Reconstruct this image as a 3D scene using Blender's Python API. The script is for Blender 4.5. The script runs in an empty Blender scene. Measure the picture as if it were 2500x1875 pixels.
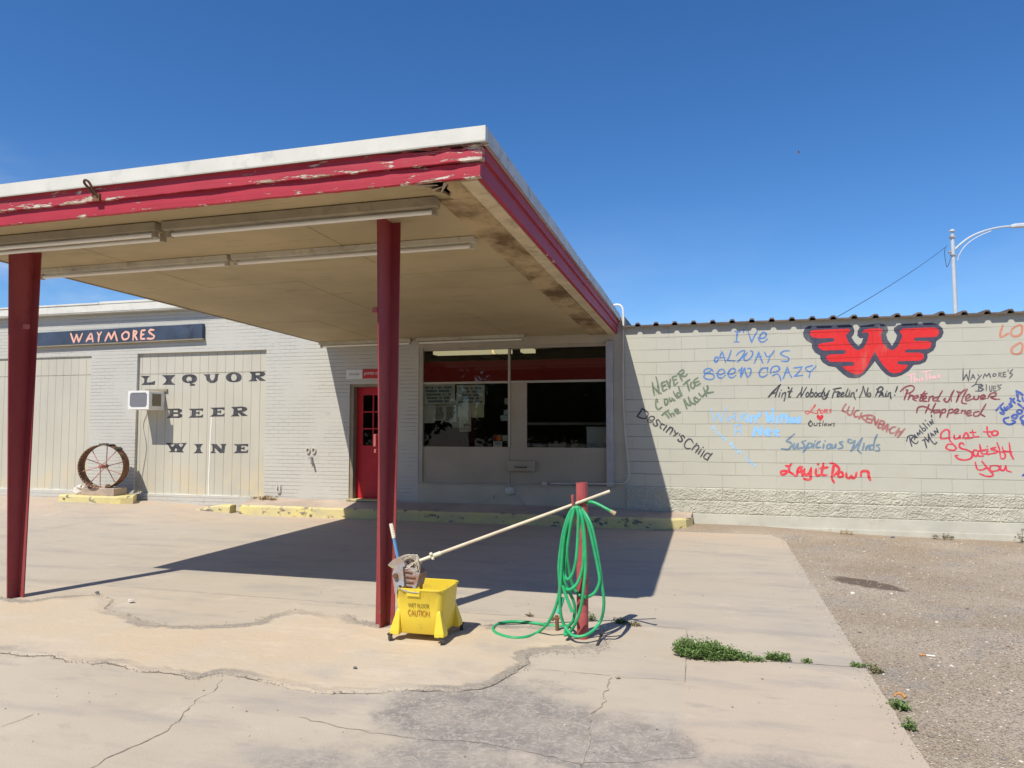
import bpy, bmesh, math, random
from mathutils import Vector, Matrix, noise, kdtree
from mathutils.geometry import tessellate_polygon
R = math.radians
random.seed(7)
scene = bpy.context.scene
col = scene.collection

# ------------------------------------------------------------ camera, sky, sun
CAM = Vector((0, 0, 1.6)); YAW, PITCH, FPX = R(15.3), R(3.3), 1780.0
cd = bpy.data.cameras.new('camera'); cam = bpy.data.objects.new('camera', cd); col.objects.link(cam)
cam.location = CAM; cam.rotation_euler = (R(90) + PITCH, 0, YAW)
cd.sensor_width = 36; cd.lens = 36 * FPX / 2500; cd.clip_start = 0.05; cd.clip_end = 3000
scene.camera = cam
SUN = Vector((.245, .69, -1)).normalized()           # direction the light travels
ELEV = math.asin(-SUN.z)
w = bpy.data.worlds.new('World'); scene.world = w; w.use_nodes = True
nt = w.node_tree; nt.nodes.clear()
wo = nt.nodes.new('ShaderNodeOutputWorld'); bg = nt.nodes.new('ShaderNodeBackground'); sk = nt.nodes.new('ShaderNodeTexSky')
sk.sky_type = 'NISHITA'; sk.sun_disc = False; sk.sun_elevation = ELEV; sk.sun_rotation = R(199.5)
sk.altitude = 900; sk.air_density = 1.0; sk.dust_density = 0.25; sk.ozone_density = 2.2
bg.inputs['Strength'].default_value = 0.094
hs_ = nt.nodes.new('ShaderNodeHueSaturation'); hs_.inputs['Saturation'].default_value = 1.24; hs_.inputs['Value'].default_value = 1.15
tn = nt.nodes.new('ShaderNodeMix'); tn.data_type = 'RGBA'; tn.blend_type = 'MULTIPLY'; tn.inputs[0].default_value = 1; tn.inputs[7].default_value = (0.94, 1.12, 1.33, 1)
nt.links.new(sk.outputs[0], hs_.inputs['Color']); nt.links.new(hs_.outputs[0], tn.inputs[6]); 
tc = nt.nodes.new('ShaderNodeTexCoord'); sp = nt.nodes.new('ShaderNodeSeparateXYZ'); nt.links.new(tc.outputs['Generated'], sp.inputs[0])
cm = nt.nodes.new('ShaderNodeMapping'); cm.inputs['Scale'].default_value = (2.2, 2.2, 7); nt.links.new(tc.outputs['Generated'], cm.inputs[0])
cn = nt.nodes.new('ShaderNodeTexNoise'); cn.inputs['Scale'].default_value = 1.6; cn.inputs['Detail'].default_value = 6; cn.inputs['Roughness'].default_value = .55; nt.links.new(cm.outputs[0], cn.inputs['Vector'])
def wr_(v, a, b, lo, hi):
    q = nt.nodes.new('ShaderNodeMapRange'); q.interpolation_type = 'SMOOTHSTEP'; nt.links.new(v, q.inputs[0])
    for i, k in enumerate((a, b, lo, hi)): q.inputs[i + 1].default_value = k
    return q.outputs[0]
def wm_(a, b):
    q = nt.nodes.new('ShaderNodeMath'); q.operation = 'MULTIPLY'; nt.links.new(a, q.inputs[0]); nt.links.new(b, q.inputs[1]); return q.outputs[0]
cf = wm_(wm_(wr_(cn.outputs[0], .42, .70, 0, .75), wr_(sp.outputs[2], .34, .14, 0, 1)), wr_(sp.outputs[0], -.25, -.55, .12, 1))   # faint haze cloud low in the west
cx_ = nt.nodes.new('ShaderNodeMix'); cx_.data_type = 'RGBA'; nt.links.new(cf, cx_.inputs[0]); nt.links.new(tn.outputs[2], cx_.inputs[6]); cx_.inputs[7].default_value = (8.0, 8.8, 10.0, 1)
nt.links.new(cx_.outputs[2], bg.inputs[0]); nt.links.new(bg.outputs[0], wo.inputs[0])
sd = bpy.data.lights.new('sun', 'SUN'); sd.energy = 5.0; sd.angle = R(0.5); sd.color = (1, .948, .84)
sun = bpy.data.objects.new('sun', sd); col.objects.link(sun)
sun.rotation_euler = SUN.to_track_quat('-Z', 'Y').to_euler(); sun.location = (-10, -20, 40)
scene.view_settings.view_transform = 'Standard'; scene.view_settings.look = 'None'
scene.view_settings.exposure = 0.0; scene.view_settings.gamma = 1.0
scene.cycles.max_bounces = 8; scene.cycles.diffuse_bounces = 4; scene.cycles.transparent_max_bounces = 8

# ------------------------------------------------------------ survey helpers (photo sightings to metres on a known plane)
_fw = Vector((-math.sin(YAW) * math.cos(PITCH), math.cos(YAW) * math.cos(PITCH), math.sin(PITCH)))
_rt = Vector((math.cos(YAW), math.sin(YAW), 0)); _up = _rt.cross(_fw)
def ray(px, py): return _fw * FPX + _rt * (px - 1250) - _up * (py - 937.5)
def P(px, py, y):
    d = ray(px, py); return CAM + d * (y / d.y)
def G(px, py, z=0.0):
    d = ray(px, py); return CAM + d * ((z - CAM.z) / d.z)
W = 12.15                                               # plane of the facade

# ------------------------------------------------------------ mesh builder
class MB:
    def __init__(s): s.v = []; s.f = []; s.smooth = False
    def add(s, vs, fs):
        n = len(s.v); s.v += [tuple(p) for p in vs]; s.f += [tuple(i + n for i in f) for f in fs]; return s
    def box(s, x0, x1, y0, y1, z0, z1):
        vs = [(x, y, z) for z in (z0, z1) for y in (y0, y1) for x in (x0, x1)]
        return s.add(vs, [(0, 2, 3, 1), (4, 5, 7, 6), (0, 1, 5, 4), (2, 6, 7, 3), (0, 4, 6, 2), (1, 3, 7, 5)])
    def hexa(s, lo, hi):                                # two quads, bottom and top, ccw from above
        return s.add(list(lo) + list(hi), [(3, 2, 1, 0), (4, 5, 6, 7), (0, 1, 5, 4), (1, 2, 6, 5), (2, 3, 7, 6), (3, 0, 4, 7)])
    def loft(s, rings, cap=True, close=True):
        n = len(rings[0]); vs = [p for r in rings for p in r]; fs = []
        for k in range(len(rings) - 1):
            for i in range(n if close else n - 1):
                j = (i + 1) % n
                fs.append((k * n + i, k * n + j, (k + 1) * n + j, (k + 1) * n + i))
        if cap: fs += [tuple(reversed(range(n))), tuple(range((len(rings) - 1) * n, len(rings) * n))]
        return s.add(vs, fs)
    def prism_y(s, poly, y0, y1):                       # polygon in (x,z), extruded along y, y0 in front
        n = len(poly); tri = tessellate_polygon([[Vector((a, b, 0)) for a, b in poly]])
        vs = [(a, y0, b) for a, b in poly] + [(a, y1, b) for a, b in poly]
        fs = [tuple(t) for t in tri] + [tuple(i + n for i in reversed(t)) for t in tri]
        fs += [(i, (i + 1) % n, n + (i + 1) % n, n + i) for i in range(n)]
        return s.add(vs, fs)
    def flat_y(s, loops, y):                            # filled outline with holes, in the plane y
        pts = [p for l in loops for p in l]
        tri = tessellate_polygon([[Vector((a, b, 0)) for a, b in l] for l in loops])
        return s.add([(a, y, b) for a, b in pts], tri)
    def flat_z(s, loop, z):
        tri = tessellate_polygon([[Vector((a, b, 0)) for a, b in loop]])
        return s.add([(a, b, z) for a, b in loop], tri)
    def tube(s, pts, r, seg=10, cap=True):
        pts = [Vector(p) for p in pts]; rings = []; u = None
        for i, p in enumerate(pts):
            t = (pts[min(i + 1, len(pts) - 1)] - pts[max(i - 1, 0)]).normalized()
            if u is None:
                u = t.orthogonal().normalized()
            else:
                u = (u - t * u.dot(t)); u = u.normalized() if u.length > 1e-6 else t.orthogonal().normalized()
            v = t.cross(u); rr = r(i / (len(pts) - 1)) if callable(r) else r
            rings.append([p + (u * math.cos(a) + v * math.sin(a)) * rr for a in [2 * math.pi * k / seg for k in range(seg)]])
        s.smooth = True
        return s.loft(rings, cap)
    def cyl(s, a, b, r, seg=16, r2=None):
        r2 = r if r2 is None else r2
        return s.tube([a, b], lambda t: r + (r2 - r) * t, seg)
    def lathe(s, c, prof, seg=16, axis='Z'):
        rings = []
        for r, h in prof:
            ring = []
            for k in range(seg):
                a = 2 * math.pi * k / seg; d = (math.cos(a) * r, math.sin(a) * r)
                ring.append({'Z': (c[0] + d[0], c[1] + d[1], c[2] + h), 'Y': (c[0] + d[0], c[1] - h, c[2] + d[1]), 'X': (c[0] + h, c[1] + d[0], c[2] + d[1])}[axis])
            rings.append(ring)
        s.smooth = True
        return s.loft(rings)
    def blob(s, c, r, seed=0, sub=1, rough=.3):
        b = bmesh.new(); bmesh.ops.create_icosphere(b, subdivisions=sub, radius=1)
        vs = []
        for q in b.verts:
            k = 1 + rough * noise.noise(q.co * 1.7 + Vector((seed, seed * 1.3, 0)))
            vs.append((c[0] + q.co.x * r[0] * k, c[1] + q.co.y * r[1] * k, c[2] + q.co.z * r[2] * k))
        b.verts.index_update(); fs = [[q.index for q in f.verts] for f in b.faces]; b.free()
        return s.add(vs, fs)
    def ribbon(s, pts, wd, y0, depth):                  # brush stroke in (x,z) on the plane y0, stepping forward by depth
        n = len(pts); L = []; Rr = []
        for i, (x, z) in enumerate(pts):
            a = pts[max(i - 1, 0)]; b = pts[min(i + 1, n - 1)]
            tx, tz = b[0] - a[0], b[1] - a[1]; l = math.hypot(tx, tz) or 1
            nx, nz = -tz / l, tx / l; t = i / max(n - 1, 1)
            k = wd * .5 * (.82 + .28 * noise.noise(Vector((x * 9, z * 9, 3)))) * (1 if .08 < t < .92 else .8)
            y = y0 - depth * t
            L.append((x + nx * k, y, z + nz * k)); Rr.append((x - nx * k, y, z - nz * k))
        fs = [(i, i + 1, n + i + 1, n + i) for i in range(n - 1)]
        s.add(L + Rr, fs)
        for e, sg in ((0, -1), (n - 1, 1)):             # rounded ends
            l0, r0 = Vector(L[e]), Vector(Rr[e]); c = (l0 + r0) / 2; h = (l0 - r0) / 2
            t = Vector((h.z, 0, -h.x)) * sg
            arc = [c + h * math.cos(a) + t * math.sin(a) for a in [math.pi * k / 6 for k in range(7)]]
            s.add(arc, [tuple(range(7))])
        return s
    def build(s, name, mat=None, parent=None, bevel=0, smooth=None, recalc=True):
        me = bpy.data.meshes.new(name); me.from_pydata(s.v, [], s.f); me.validate()
        if recalc:
            b = bmesh.new(); b.from_mesh(me); bmesh.ops.recalc_face_normals(b, faces=b.faces); b.to_mesh(me); b.free()
        o = bpy.data.objects.new(name, me); col.objects.link(o)
        if mat: me.materials.append(mat)
        if s.smooth if smooth is None else smooth:
            for p in me.polygons: p.use_smooth = True
            try: me.set_sharp_from_angle(angle=R(38))
            except Exception: pass
        if bevel:
            m = o.modifiers.new('bevel', 'BEVEL'); m.width = bevel; m.segments = 2; m.limit_method = 'ANGLE'; m.angle_limit = R(40)
        if parent: attach(o, parent)
        return o

def world_at(o):
    t = o.location.copy()
    if o.parent: t += o.matrix_parent_inverse.translation + world_at(o.parent)
    return t
def attach(o, parent):
    o.parent = parent; o.matrix_parent_inverse = Matrix.Translation(-world_at(parent))
def tag(o, label=None, cat=None, group=None, kind=None):
    if label: o['label'] = label
    if cat: o['category'] = cat
    if group: o['group'] = group
    if kind: o['kind'] = kind
    return o
def thing(name, loc, label, cat, group=None):
    e = bpy.data.objects.new(name, None); col.objects.link(e); e.location = loc; e.empty_display_size = .1
    return tag(e, label, cat, group)
def struct(mb, name, mat, **k): return tag(mb.build(name, mat, **k), kind='structure')

# ------------------------------------------------------------ materials
class N:
    def __init__(s, name):
        s.m = bpy.data.materials.new(name); s.m.use_nodes = True; s.t = s.m.node_tree; s.n = s.t.nodes; s.l = s.t.links
        s.b = s.n['Principled BSDF']; s.pos = s.n.new('ShaderNodeNewGeometry').outputs['Position']; s.hgt = None
        s.b.inputs['Specular IOR Level'].default_value = .3
    def set(s, sock, v):
        if isinstance(v, bpy.types.NodeSocket): s.l.new(v, sock)
        elif isinstance(v, (tuple, list)) and len(v) == 3 and sock.type == 'RGBA': sock.default_value = (*v, 1)
        else: sock.default_value = v
    def math(s, op, a, b=0.0, c=0.0, clamp=False):
        q = s.n.new('ShaderNodeMath'); q.operation = op; q.use_clamp = clamp
        for i, v in enumerate((a, b, c)): s.set(q.inputs[i], v)
        return q.outputs[0]
    def mix(s, f, a, b, mode='MIX'):
        q = s.n.new('ShaderNodeMix'); q.data_type = 'RGBA'; q.blend_type = mode; q.clamp_factor = True
        s.set(q.inputs[0], f); s.set(q.inputs[6], a); s.set(q.inputs[7], b); return q.outputs[2]
    def map(s, scale=(1, 1, 1), loc=(0, 0, 0), rot=(0, 0, 0), v=None):
        q = s.n.new('ShaderNodeMapping'); s.l.new(v or s.pos, q.inputs[0]); q.inputs['Scale'].default_value = scale
        q.inputs['Location'].default_value = loc; q.inputs['Rotation'].default_value = rot; return q.outputs[0]
    def noise(s, scale, detail=4, rough=.6, v=None, dist=0.0):
        q = s.n.new('ShaderNodeTexNoise'); s.l.new(v or s.pos, q.inputs['Vector']); q.inputs['Scale'].default_value = scale
        q.inputs['Detail'].default_value = detail; q.inputs['Roughness'].default_value = rough; q.inputs['Distortion'].default_value = dist
        return q.outputs[0]
    def vor(s, scale, feature='F1', v=None, out='Distance', rnd=1.0):
        q = s.n.new('ShaderNodeTexVoronoi'); q.feature = feature; s.l.new(v or s.pos, q.inputs['Vector']); q.inputs['Scale'].default_value = scale
        q.inputs['Randomness'].default_value = rnd
        return q.outputs[out]
    def ramp(s, v, a, b, lo=0.0, hi=1.0):
        q = s.n.new('ShaderNodeMapRange'); q.interpolation_type = 'SMOOTHSTEP'; s.l.new(v, q.inputs[0])
        for i, k in enumerate((a, b, lo, hi)): q.inputs[i + 1].default_value = k
        return q.outputs[0]
    def xyz(s):
        q = s.n.new('ShaderNodeSeparateXYZ'); s.l.new(s.pos, q.inputs[0]); return q.outputs
    def comb(s, x, y, z=0.0):
        q = s.n.new('ShaderNodeCombineXYZ')
        for i, v in enumerate((x, y, z)): s.set(q.inputs[i], v)
        return q.outputs[0]
    def bump(s, h, strength=.5, dist=.01):
        q = s.n.new('ShaderNodeBump'); q.inputs['Strength'].default_value = strength; q.inputs['Distance'].default_value = dist
        s.l.new(h, q.inputs['Height'])
        if s.hgt: s.l.new(s.hgt, q.inputs['Normal'])
        s.hgt = q.outputs[0]; s.l.new(s.hgt, s.b.inputs['Normal'])
    def done(s, colr, rough=.8, metal=0.0, spec=None):
        s.set(s.b.inputs['Base Color'], colr); s.set(s.b.inputs['Roughness'], rough); s.set(s.b.inputs['Metallic'], metal)
        if spec is not None: s.b.inputs['Specular IOR Level'].default_value = spec
        return s.m
def mul(c, k): return tuple(min(1, x * k) for x in c)
def srgb(r, g, b): return tuple((x / 255 / 12.92 if x <= 10 else ((x / 255 + .055) / 1.055) ** 2.4) for x in (r, g, b))

def plain(name, c, rough=.6, var=.12, scale=6, bump=.15, bs=60, metal=0.0, spec=.3, dirt=None, dirt_amt=.5):
    n = N(name); f = n.noise(scale, 5)
    k = n.mix(n.ramp(f, .3, .7), mul(c, 1 - var), mul(c, 1 + var))
    if dirt:
        k = n.mix(n.math('MULTIPLY', n.ramp(n.noise(scale * 2.3, 6, .7), .52, .68), dirt_amt), k, dirt)
    if bump: n.bump(n.noise(bs, 4), bump, .004)
    return n.done(k, rough, metal, spec)

def brick_nodes(n, bw, rh, mort, ox=0.0, oz=0.0, head=.35):
    x, y, z = n.xyz()
    wob = n.math('MULTIPLY', n.math('SUBTRACT', n.noise(2.2, 3), .5), .007)
    zz = n.math('ADD', n.math('ADD', z, oz), wob)
    q = n.n.new('ShaderNodeTexBrick'); n.l.new(n.comb(n.math('ADD', n.math('ADD', x, ox), wob), zz), q.inputs['Vector'])
    q.inputs['Scale'].default_value = 1; q.inputs['Brick Width'].default_value = bw; q.inputs['Row Height'].default_value = rh
    q.inputs['Mortar Size'].default_value = mort; q.inputs['Mortar Smooth'].default_value = .25; q.inputs['Bias'].default_value = 0
    q.inputs['Color1'].default_value = (0, 0, 0, 1); q.inputs['Color2'].default_value = (1, 1, 1, 1); q.inputs['Mortar'].default_value = (.5, .5, .5, 1)
    fr = n.math('FRACT', n.math('ADD', n.math('DIVIDE', zz, rh), 50.0)); d = n.math('MULTIPLY', n.math('MINIMUM', fr, n.math('SUBTRACT', 1.0, fr)), rh)
    bed = n.ramp(d, mort * 1.2, mort * .5, 0, 1)
    hd = n.math('MULTIPLY', n.math('MULTIPLY', q.outputs['Fac'], n.math('SUBTRACT', 1.0, bed)), n.ramp(n.noise(1.4, 3, .6, n.map(loc=(4, 4, 4))), .38, .62, head * .3, head * 1.3))
    return n.math('MAXIMUM', bed, hd), q.outputs['Color']

def cmu_mat(name, c, paint=False):
    n = N(name); fac, rc = brick_nodes(n, .4064, .2032, .0045, .454, -.614)
    vert = n.noise(.9, 3)
    # joints are filled with paint in places, open in others
    op = n.ramp(n.noise(1.3, 4), .36, .62, .18, .85)
    h = n.math('MULTIPLY', n.math('MULTIPLY', fac, -1.0), op)
    n.bump(h, 1.0, .014)
    n.bump(n.math('ADD', n.noise(90, 5), n.math('MULTIPLY', n.noise(14, 4), 1.2)), .30, .004)
    k = n.mix(n.math('MULTIPLY', rc, .16), c, mul(c, .82))
    k = n.mix(n.ramp(n.noise(.8, 4), .35, .75, 0, .45), k, mul(c, .86)); k = n.mix(n.ramp(n.noise(1.9, 5, .65, n.map((1, 1, .4), (3, 3, 3))), .55, .75, 0, .35), k, (.50, .45, .34))
    k = n.mix(n.math('MULTIPLY', n.math('MULTIPLY', fac, op), .8 if paint else .45), k, mul(c, .5))
    if paint: k = n.mix(n.ramp(n.noise(24, 4, .7), .42, .70, 0, paint), k, mul(srgb(206, 203, 187), .95))
    return n.done(k, .75)

CMU_C = (.555, .54, .45)
M = {}
M['cmu'] = cmu_mat('block wall paint', CMU_C)
def paint(name, r, g, b, k=1.04, wear=.24): return cmu_mat(name, mul(srgb(r, g, b), k), wear)

def brick_mat():
    n = N('painted brick'); fac, rc = brick_nodes(n, .2134, .0693, .0030, 0, 0, .55)
    patch = n.ramp(n.noise(1.6, 5, .65), .36, .62, .06, .85)
    n.bump(n.math('MULTIPLY', n.math('MULTIPLY', fac, -1.0), patch), 1.0, .010)
    n.bump(n.noise(55, 5), .3, .004)
    c = (.545, .53, .475)
    k = n.mix(n.math('MULTIPLY', rc, .14), c, mul(c, .84))
    k = n.mix(n.ramp(n.noise(.6, 4), .35, .75, 0, .3), k, mul(c, .86))
    k = n.mix(n.math('MULTIPLY', n.math('MULTIPLY', fac, patch), .45), k, mul(c, .5))
    chips = n.ramp(n.noise(9, 6, .75, n.map((1, 1, 2.2))), .655, .68)
    zone = n.ramp(n.noise(.75, 2, .5, n.map(loc=(2.2, 0, 1))), .42, .56)
    k = n.mix(n.math('MULTIPLY', chips, zone), k, n.mix(n.ramp(n.noise(3, 2), .45, .55), (.34, .33, .29), (.52, .33, .28)))
    n.bump(n.math('MULTIPLY', chips, -1.0), .6, .006)
    return n.done(k, .75)
M['brick'] = brick_mat()
M['plaster'] = plain('painted plaster', (.49, .445, .35), .75, .07, 2, .3, 70)

def panel_mat():
    n = N('painted boarding'); x, y, z = n.xyz()
    fr = n.math('FRACT', n.math('DIVIDE', n.math('ADD', x, 40.02), .1955))
    d = n.math('MINIMUM', fr, n.math('SUBTRACT', 1.0, fr))
    g = n.ramp(d, .0, .026, 1, 0)
    c = (.54, .51, .42)
    n.bump(n.math('MULTIPLY', g, -1.0), 1, .006); n.bump(n.noise(30, 4, .6, n.map((1, 1, .15))), .15, .004)
    k = n.mix(n.ramp(n.noise(1.1, 4, .6, n.map((1, 1, .5))), .35, .7), c, mul(c, .9))
    k = n.mix(n.math('MULTIPLY', n.ramp(z, 1.1, .3), n.ramp(n.noise(2, 4), .4, .7)), k, (.62, .52, .34))
    k = n.mix(n.math('MULTIPLY', g, .55), k, mul(c, .5))
    return n.done(k, .7)
M['panel'] = panel_mat()

def mul_node(n, c, k):
    return n.mix(1.0, c, (k, k, k), 'MULTIPLY')
def concrete_mat():
    n = N('weathered concrete'); x, y, z = n.xyz()
    base = n.mix(n.ramp(n.noise(.55, 5), .3, .7), (.50, .418, .315), (.54, .468, .366))
    # older slabs: back slab greyer, right front slab warmer
    back = n.ramp(y, 6.04, 6.05); right = n.math('MULTIPLY', n.ramp(x, -.20, -.19), n.ramp(y, 5.30, 5.29))
    k = n.mix(n.math('MULTIPLY', back, .5), base, (.45, .398, .325))
    k = n.mix(n.math('MULTIPLY', right, .5), k, (.56, .44, .33))
    st = n.noise(1.6, 6, .65, n.map((.45, 1.6, 1)))
    k = n.mix(n.ramp(st, .46, .70, 0, .75), k, (.375, .33, .285))
    k = n.mix(n.ramp(n.noise(2.1, 5, .7, n.map((1, 1, 1), (4, 9, 0))), .56, .74, 0, .6), k, (.62, .52, .42))
    far = n.math('MULTIPLY', n.ramp(y, 9.6, 11.3), n.ramp(n.noise(1.1, 4), .3, .6))
    k = n.mix(n.math('MULTIPLY', far, .55), k, (.56, .40, .28))
    # worn dark area where tyres and drips have taken off the cement skin
    def spot(cx, cy, rx, ry, dis):
        dx = n.math('DIVIDE', n.math('SUBTRACT', x, cx), rx); dy = n.math('DIVIDE', n.math('SUBTRACT', y, cy), ry)
        d = n.math('SQRT', n.math('ADD', n.math('MULTIPLY', dx, dx), n.math('MULTIPLY', dy, dy)))
        d = n.math('ADD', d, n.math('MULTIPLY', n.math('SUBTRACT', n.noise(2.6, 6, .65), .5), dis))
        return n.ramp(d, 1.30, .55)
    s1 = spot(-1.24, 4.00, .58, .58, 1.5); s2 = spot(-.50, 3.75, .45, .45, 1.5); s3 = spot(-1.15, 3.15, .9, .45, 1.5); s4 = spot(.30, 3.55, .5, .35, 1.6)
    worn = n.math('MAXIMUM', s1, n.math('MAXIMUM', n.math('MULTIPLY', s2, .75), n.math('MAXIMUM', n.math('MULTIPLY', s3, .7), n.math('MULTIPLY', s4, .6))))
    fine = n.noise(34, 8, .78)
    def ridge(sc, loc): return n.ramp(n.math('ABSOLUTE', n.math('SUBTRACT', n.noise(sc, 7, .68, n.map(loc=loc), .6), .5)), .0, .035, 1, 0)
    vein = n.math('MAXIMUM', ridge(7, (0, 0, 0)), n.math('MULTIPLY', ridge(17, (3, 1, 0)), .8))
    wc = n.mix(n.ramp(n.noise(4.5, 5, .65), .35, .65), (.215, .195, .18), (.345, .305, .265))
    wc = n.mix(n.ramp(fine, .35, .7), mul_node(n, wc, .84), wc)
    wc = n.mix(n.math('MULTIPLY', vein, n.ramp(fine, .36, .58)), wc, (.50, .43, .36))
    worn2 = n.ramp(n.math('ADD', worn, n.math('MULTIPLY', n.math('SUBTRACT', fine, .5), .45)), .08, .85)
    k = n.mix(n.math('MULTIPLY', worn2, .85), k, wc)
    sm = n.noise(3.4, 6, .7, n.map((.7, 1.3, 1), (9, 2, 0))); k = n.mix(n.ramp(sm, .56, .70, 0, .5), k, (.34, .30, .265))
    pit = n.ramp(n.noise(17, 4, .6, n.map((.7, 1.4, 1))), .70, .76); k = n.mix(n.math('MULTIPLY', pit, .5), k, (.24, .2, .165)); n.bump(n.math('MULTIPLY', pit, -1.0), .6, .006)
    # oil drips
    dr = n.ramp(n.noise(3.3, 3, .5, n.map((1, 1, 1), (1.7, .4, 0))), .72, .78, 0, .35)
    k = n.mix(dr, k, (.22, .19, .17))
    k = n.mix(n.ramp(n.noise(120, 4, .75), .42, .72, 0, .4), k, (.30, .26, .22))
    k = n.mix(n.ramp(n.vor(75), .10, .17, .4, 0), k, n.mix(n.noise(40, 1), (.2, .17, .15), (.7, .62, .55)))
    h = n.math('ADD', n.math('MULTIPLY', n.noise(6, 5, .6), .9), n.math('MULTIPLY', n.noise(110, 5, .7), .35))
    n.bump(h, .28, .012); n.bump(n.math('MULTIPLY', worn, fine), .5, .006)
    return n.done(k, .88, spec=.2)
M['concrete'] = concrete_mat()

def patch_mat():
    n = N('old cement overlay'); x, y, z = n.xyz()
    k = n.mix(n.ramp(n.noise(.9, 5), .35, .65), (.585, .466, .325), (.555, .468, .36))
    k = n.mix(n.ramp(n.noise(2.0, 6, .7, n.map((.6, 1.5, 1), (3, 2, 0))), .5, .7, 0, .6), k, (.66, .56, .44))
    scr = n.noise(9, 5, .7, n.map((.35, 6.0, 1), (0, 0, 0), (0, 0, R(-42))))
    zone = n.math('MULTIPLY', n.ramp(n.noise(1.2, 3, .5, n.map(loc=(1, 5, 0))), .48, .62), n.ramp(x, -4.6, -3.8))
    k = n.mix(n.math('MULTIPLY', n.ramp(scr, .58, .66, 0, .4), zone), k, (.36, .285, .21))
    k = n.mix(n.ramp(n.noise(1.3, 4, .6, n.map(loc=(8, 3, 1))), .55, .75, 0, .7), k, (.42, .37, .315))
    k = n.mix(n.ramp(n.noise(120, 3, .7), .45, .75, 0, .3), k, (.32, .26, .2))
    # crumbled rim shows grey aggregate
    qa = n.n.new('ShaderNodeAttribute'); qa.attribute_name = 'rim'
    rim = n.ramp(n.math('ADD', qa.outputs['Fac'], n.math('MULTIPLY', n.math('SUBTRACT', n.noise(6, 5, .65), .5), 1.3)), .22, .55)
    rim = n.math('MULTIPLY', rim, n.ramp(n.noise(1.1, 2, .5, n.map(loc=(2, 9, 0))), .35, .6, .25, 1))
    k = n.mix(n.math('MULTIPLY', rim, .92), k, n.mix(n.ramp(n.noise(75, 5, .75), .36, .64), (.25, .218, .18), (.44, .385, .315)))
    n.bump(n.math('MULTIPLY', rim, n.noise(55, 5, .75)), .8, .012)
    n.bump(n.math('ADD', n.noise(14, 6, .7), n.math('MULTIPLY', n.math('MULTIPLY', scr, zone), .8)), .45, .012); n.bump(n.noise(120, 4, .7), .35, .004)
    return n.done(k, .92, spec=.15)
M['patch'] = patch_mat()

def gravel_mat():
    n = N('gravelly dirt and worn asphalt'); x, y, z = n.xyz()
    k = n.mix(n.ramp(n.noise(.7, 5), .35, .65), (.335, .258, .178), (.43, .355, .27))
    k = n.mix(n.ramp(n.noise(1.5, 5, .65, n.map(loc=(3, 7, 0))), .50, .68, 0, .7), k, (.30, .275, .245))
    v = n.vor(62, out='Color'); q = n.n.new('ShaderNodeSeparateColor'); n.l.new(v, q.inputs[0])
    st = n.vor(62)
    sizes = n.math('MULTIPLY', q.outputs[1], .5)
    on = n.math('MULTIPLY', n.math('MULTIPLY', n.ramp(st, .52, .30), n.ramp(q.outputs[0], .35, .4)), n.ramp(n.noise(1.1, 4, .6, n.map(loc=(6, 2, 0))), .36, .60, .25, 1))
    sc = n.mix(q.outputs[2], (.20, .16, .13), (.60, .52, .42))
    k = n.mix(n.math('MULTIPLY', on, .75), k, sc)
    v2 = n.vor(140, out='Color'); q2 = n.n.new('ShaderNodeSeparateColor'); n.l.new(v2, q2.inputs[0])
    k = n.mix(n.ramp(q2.outputs[0], .80, .84, 0, .6), k, (.56, .49, .41)); k = n.mix(n.ramp(q2.outputs[1], .83, .87, 0, .55), k, (.10, .085, .075))
    k = n.mix(n.math('MULTIPLY', n.ramp(y, 11.4, 12.0), .6), k, (.33, .25, .18))
    # damp drip stain
    dx = n.math('DIVIDE', n.math('SUBTRACT', x, 1.50), .36); dy = n.math('DIVIDE', n.math('ADD', n.math('SUBTRACT', y, 8.35), n.math('MULTIPLY', n.math('SUBTRACT', x, 1.5), .55)), .26)
    d = n.math('ADD', n.math('SQRT', n.math('ADD', n.math('MULTIPLY', dx, dx), n.math('MULTIPLY', dy, dy))), n.math('MULTIPLY', n.math('SUBTRACT', n.noise(5, 5), .5), 1.3))
    k = n.mix(n.ramp(d, 1.0, .7, 0, .75), k, (.085, .055, .04))
    n.bump(n.math('MULTIPLY', n.ramp(st, .55, .1), n.ramp(q.outputs[0], .3, .4)), .8, .010); n.bump(n.noise(45, 5, .7), .5, .008)
    return n.done(k, .95, spec=.12)
M['gravel'] = gravel_mat()
M['asphalt'] = plain('road asphalt', (.055, .053, .05), .9, .2, 3, .5, 90)
M['stoop_top'] = plain('walk concrete', (.45, .36, .285), .9, .14, 1.3, .4, 80, dirt=(.3, .25, .21))
def curb_mat():
    n = N('chipped yellow kerb paint'); x, y, z = n.xyz()
    k = n.mix(n.ramp(n.noise(2.5, 5), .35, .65), (.66, .57, .24), (.60, .51, .27))
    k = n.mix(n.ramp(n.noise(1.6, 4, .6, n.map(loc=(5, 1, 2))), .55, .7, 0, .65), k, (.45, .41, .28))
    ch = n.ramp(n.noise(5.5, 6, .68, n.map((1, 1, 1.5))), .585, .605)
    ch2 = n.ramp(n.noise(20, 5, .7), .66, .69)
    ch = n.math('MAXIMUM', ch, ch2)
    k = n.mix(ch, k, n.mix(n.ramp(n.noise(4, 3), .4, .6), (.14, .14, .15), (.26, .22, .17)))
    n.bump(n.math('MULTIPLY', ch, -1.0), .8, .006); n.bump(n.noise(60, 4), .35, .005)
    return n.done(k, .75)
M['curb'] = curb_mat()

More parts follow.
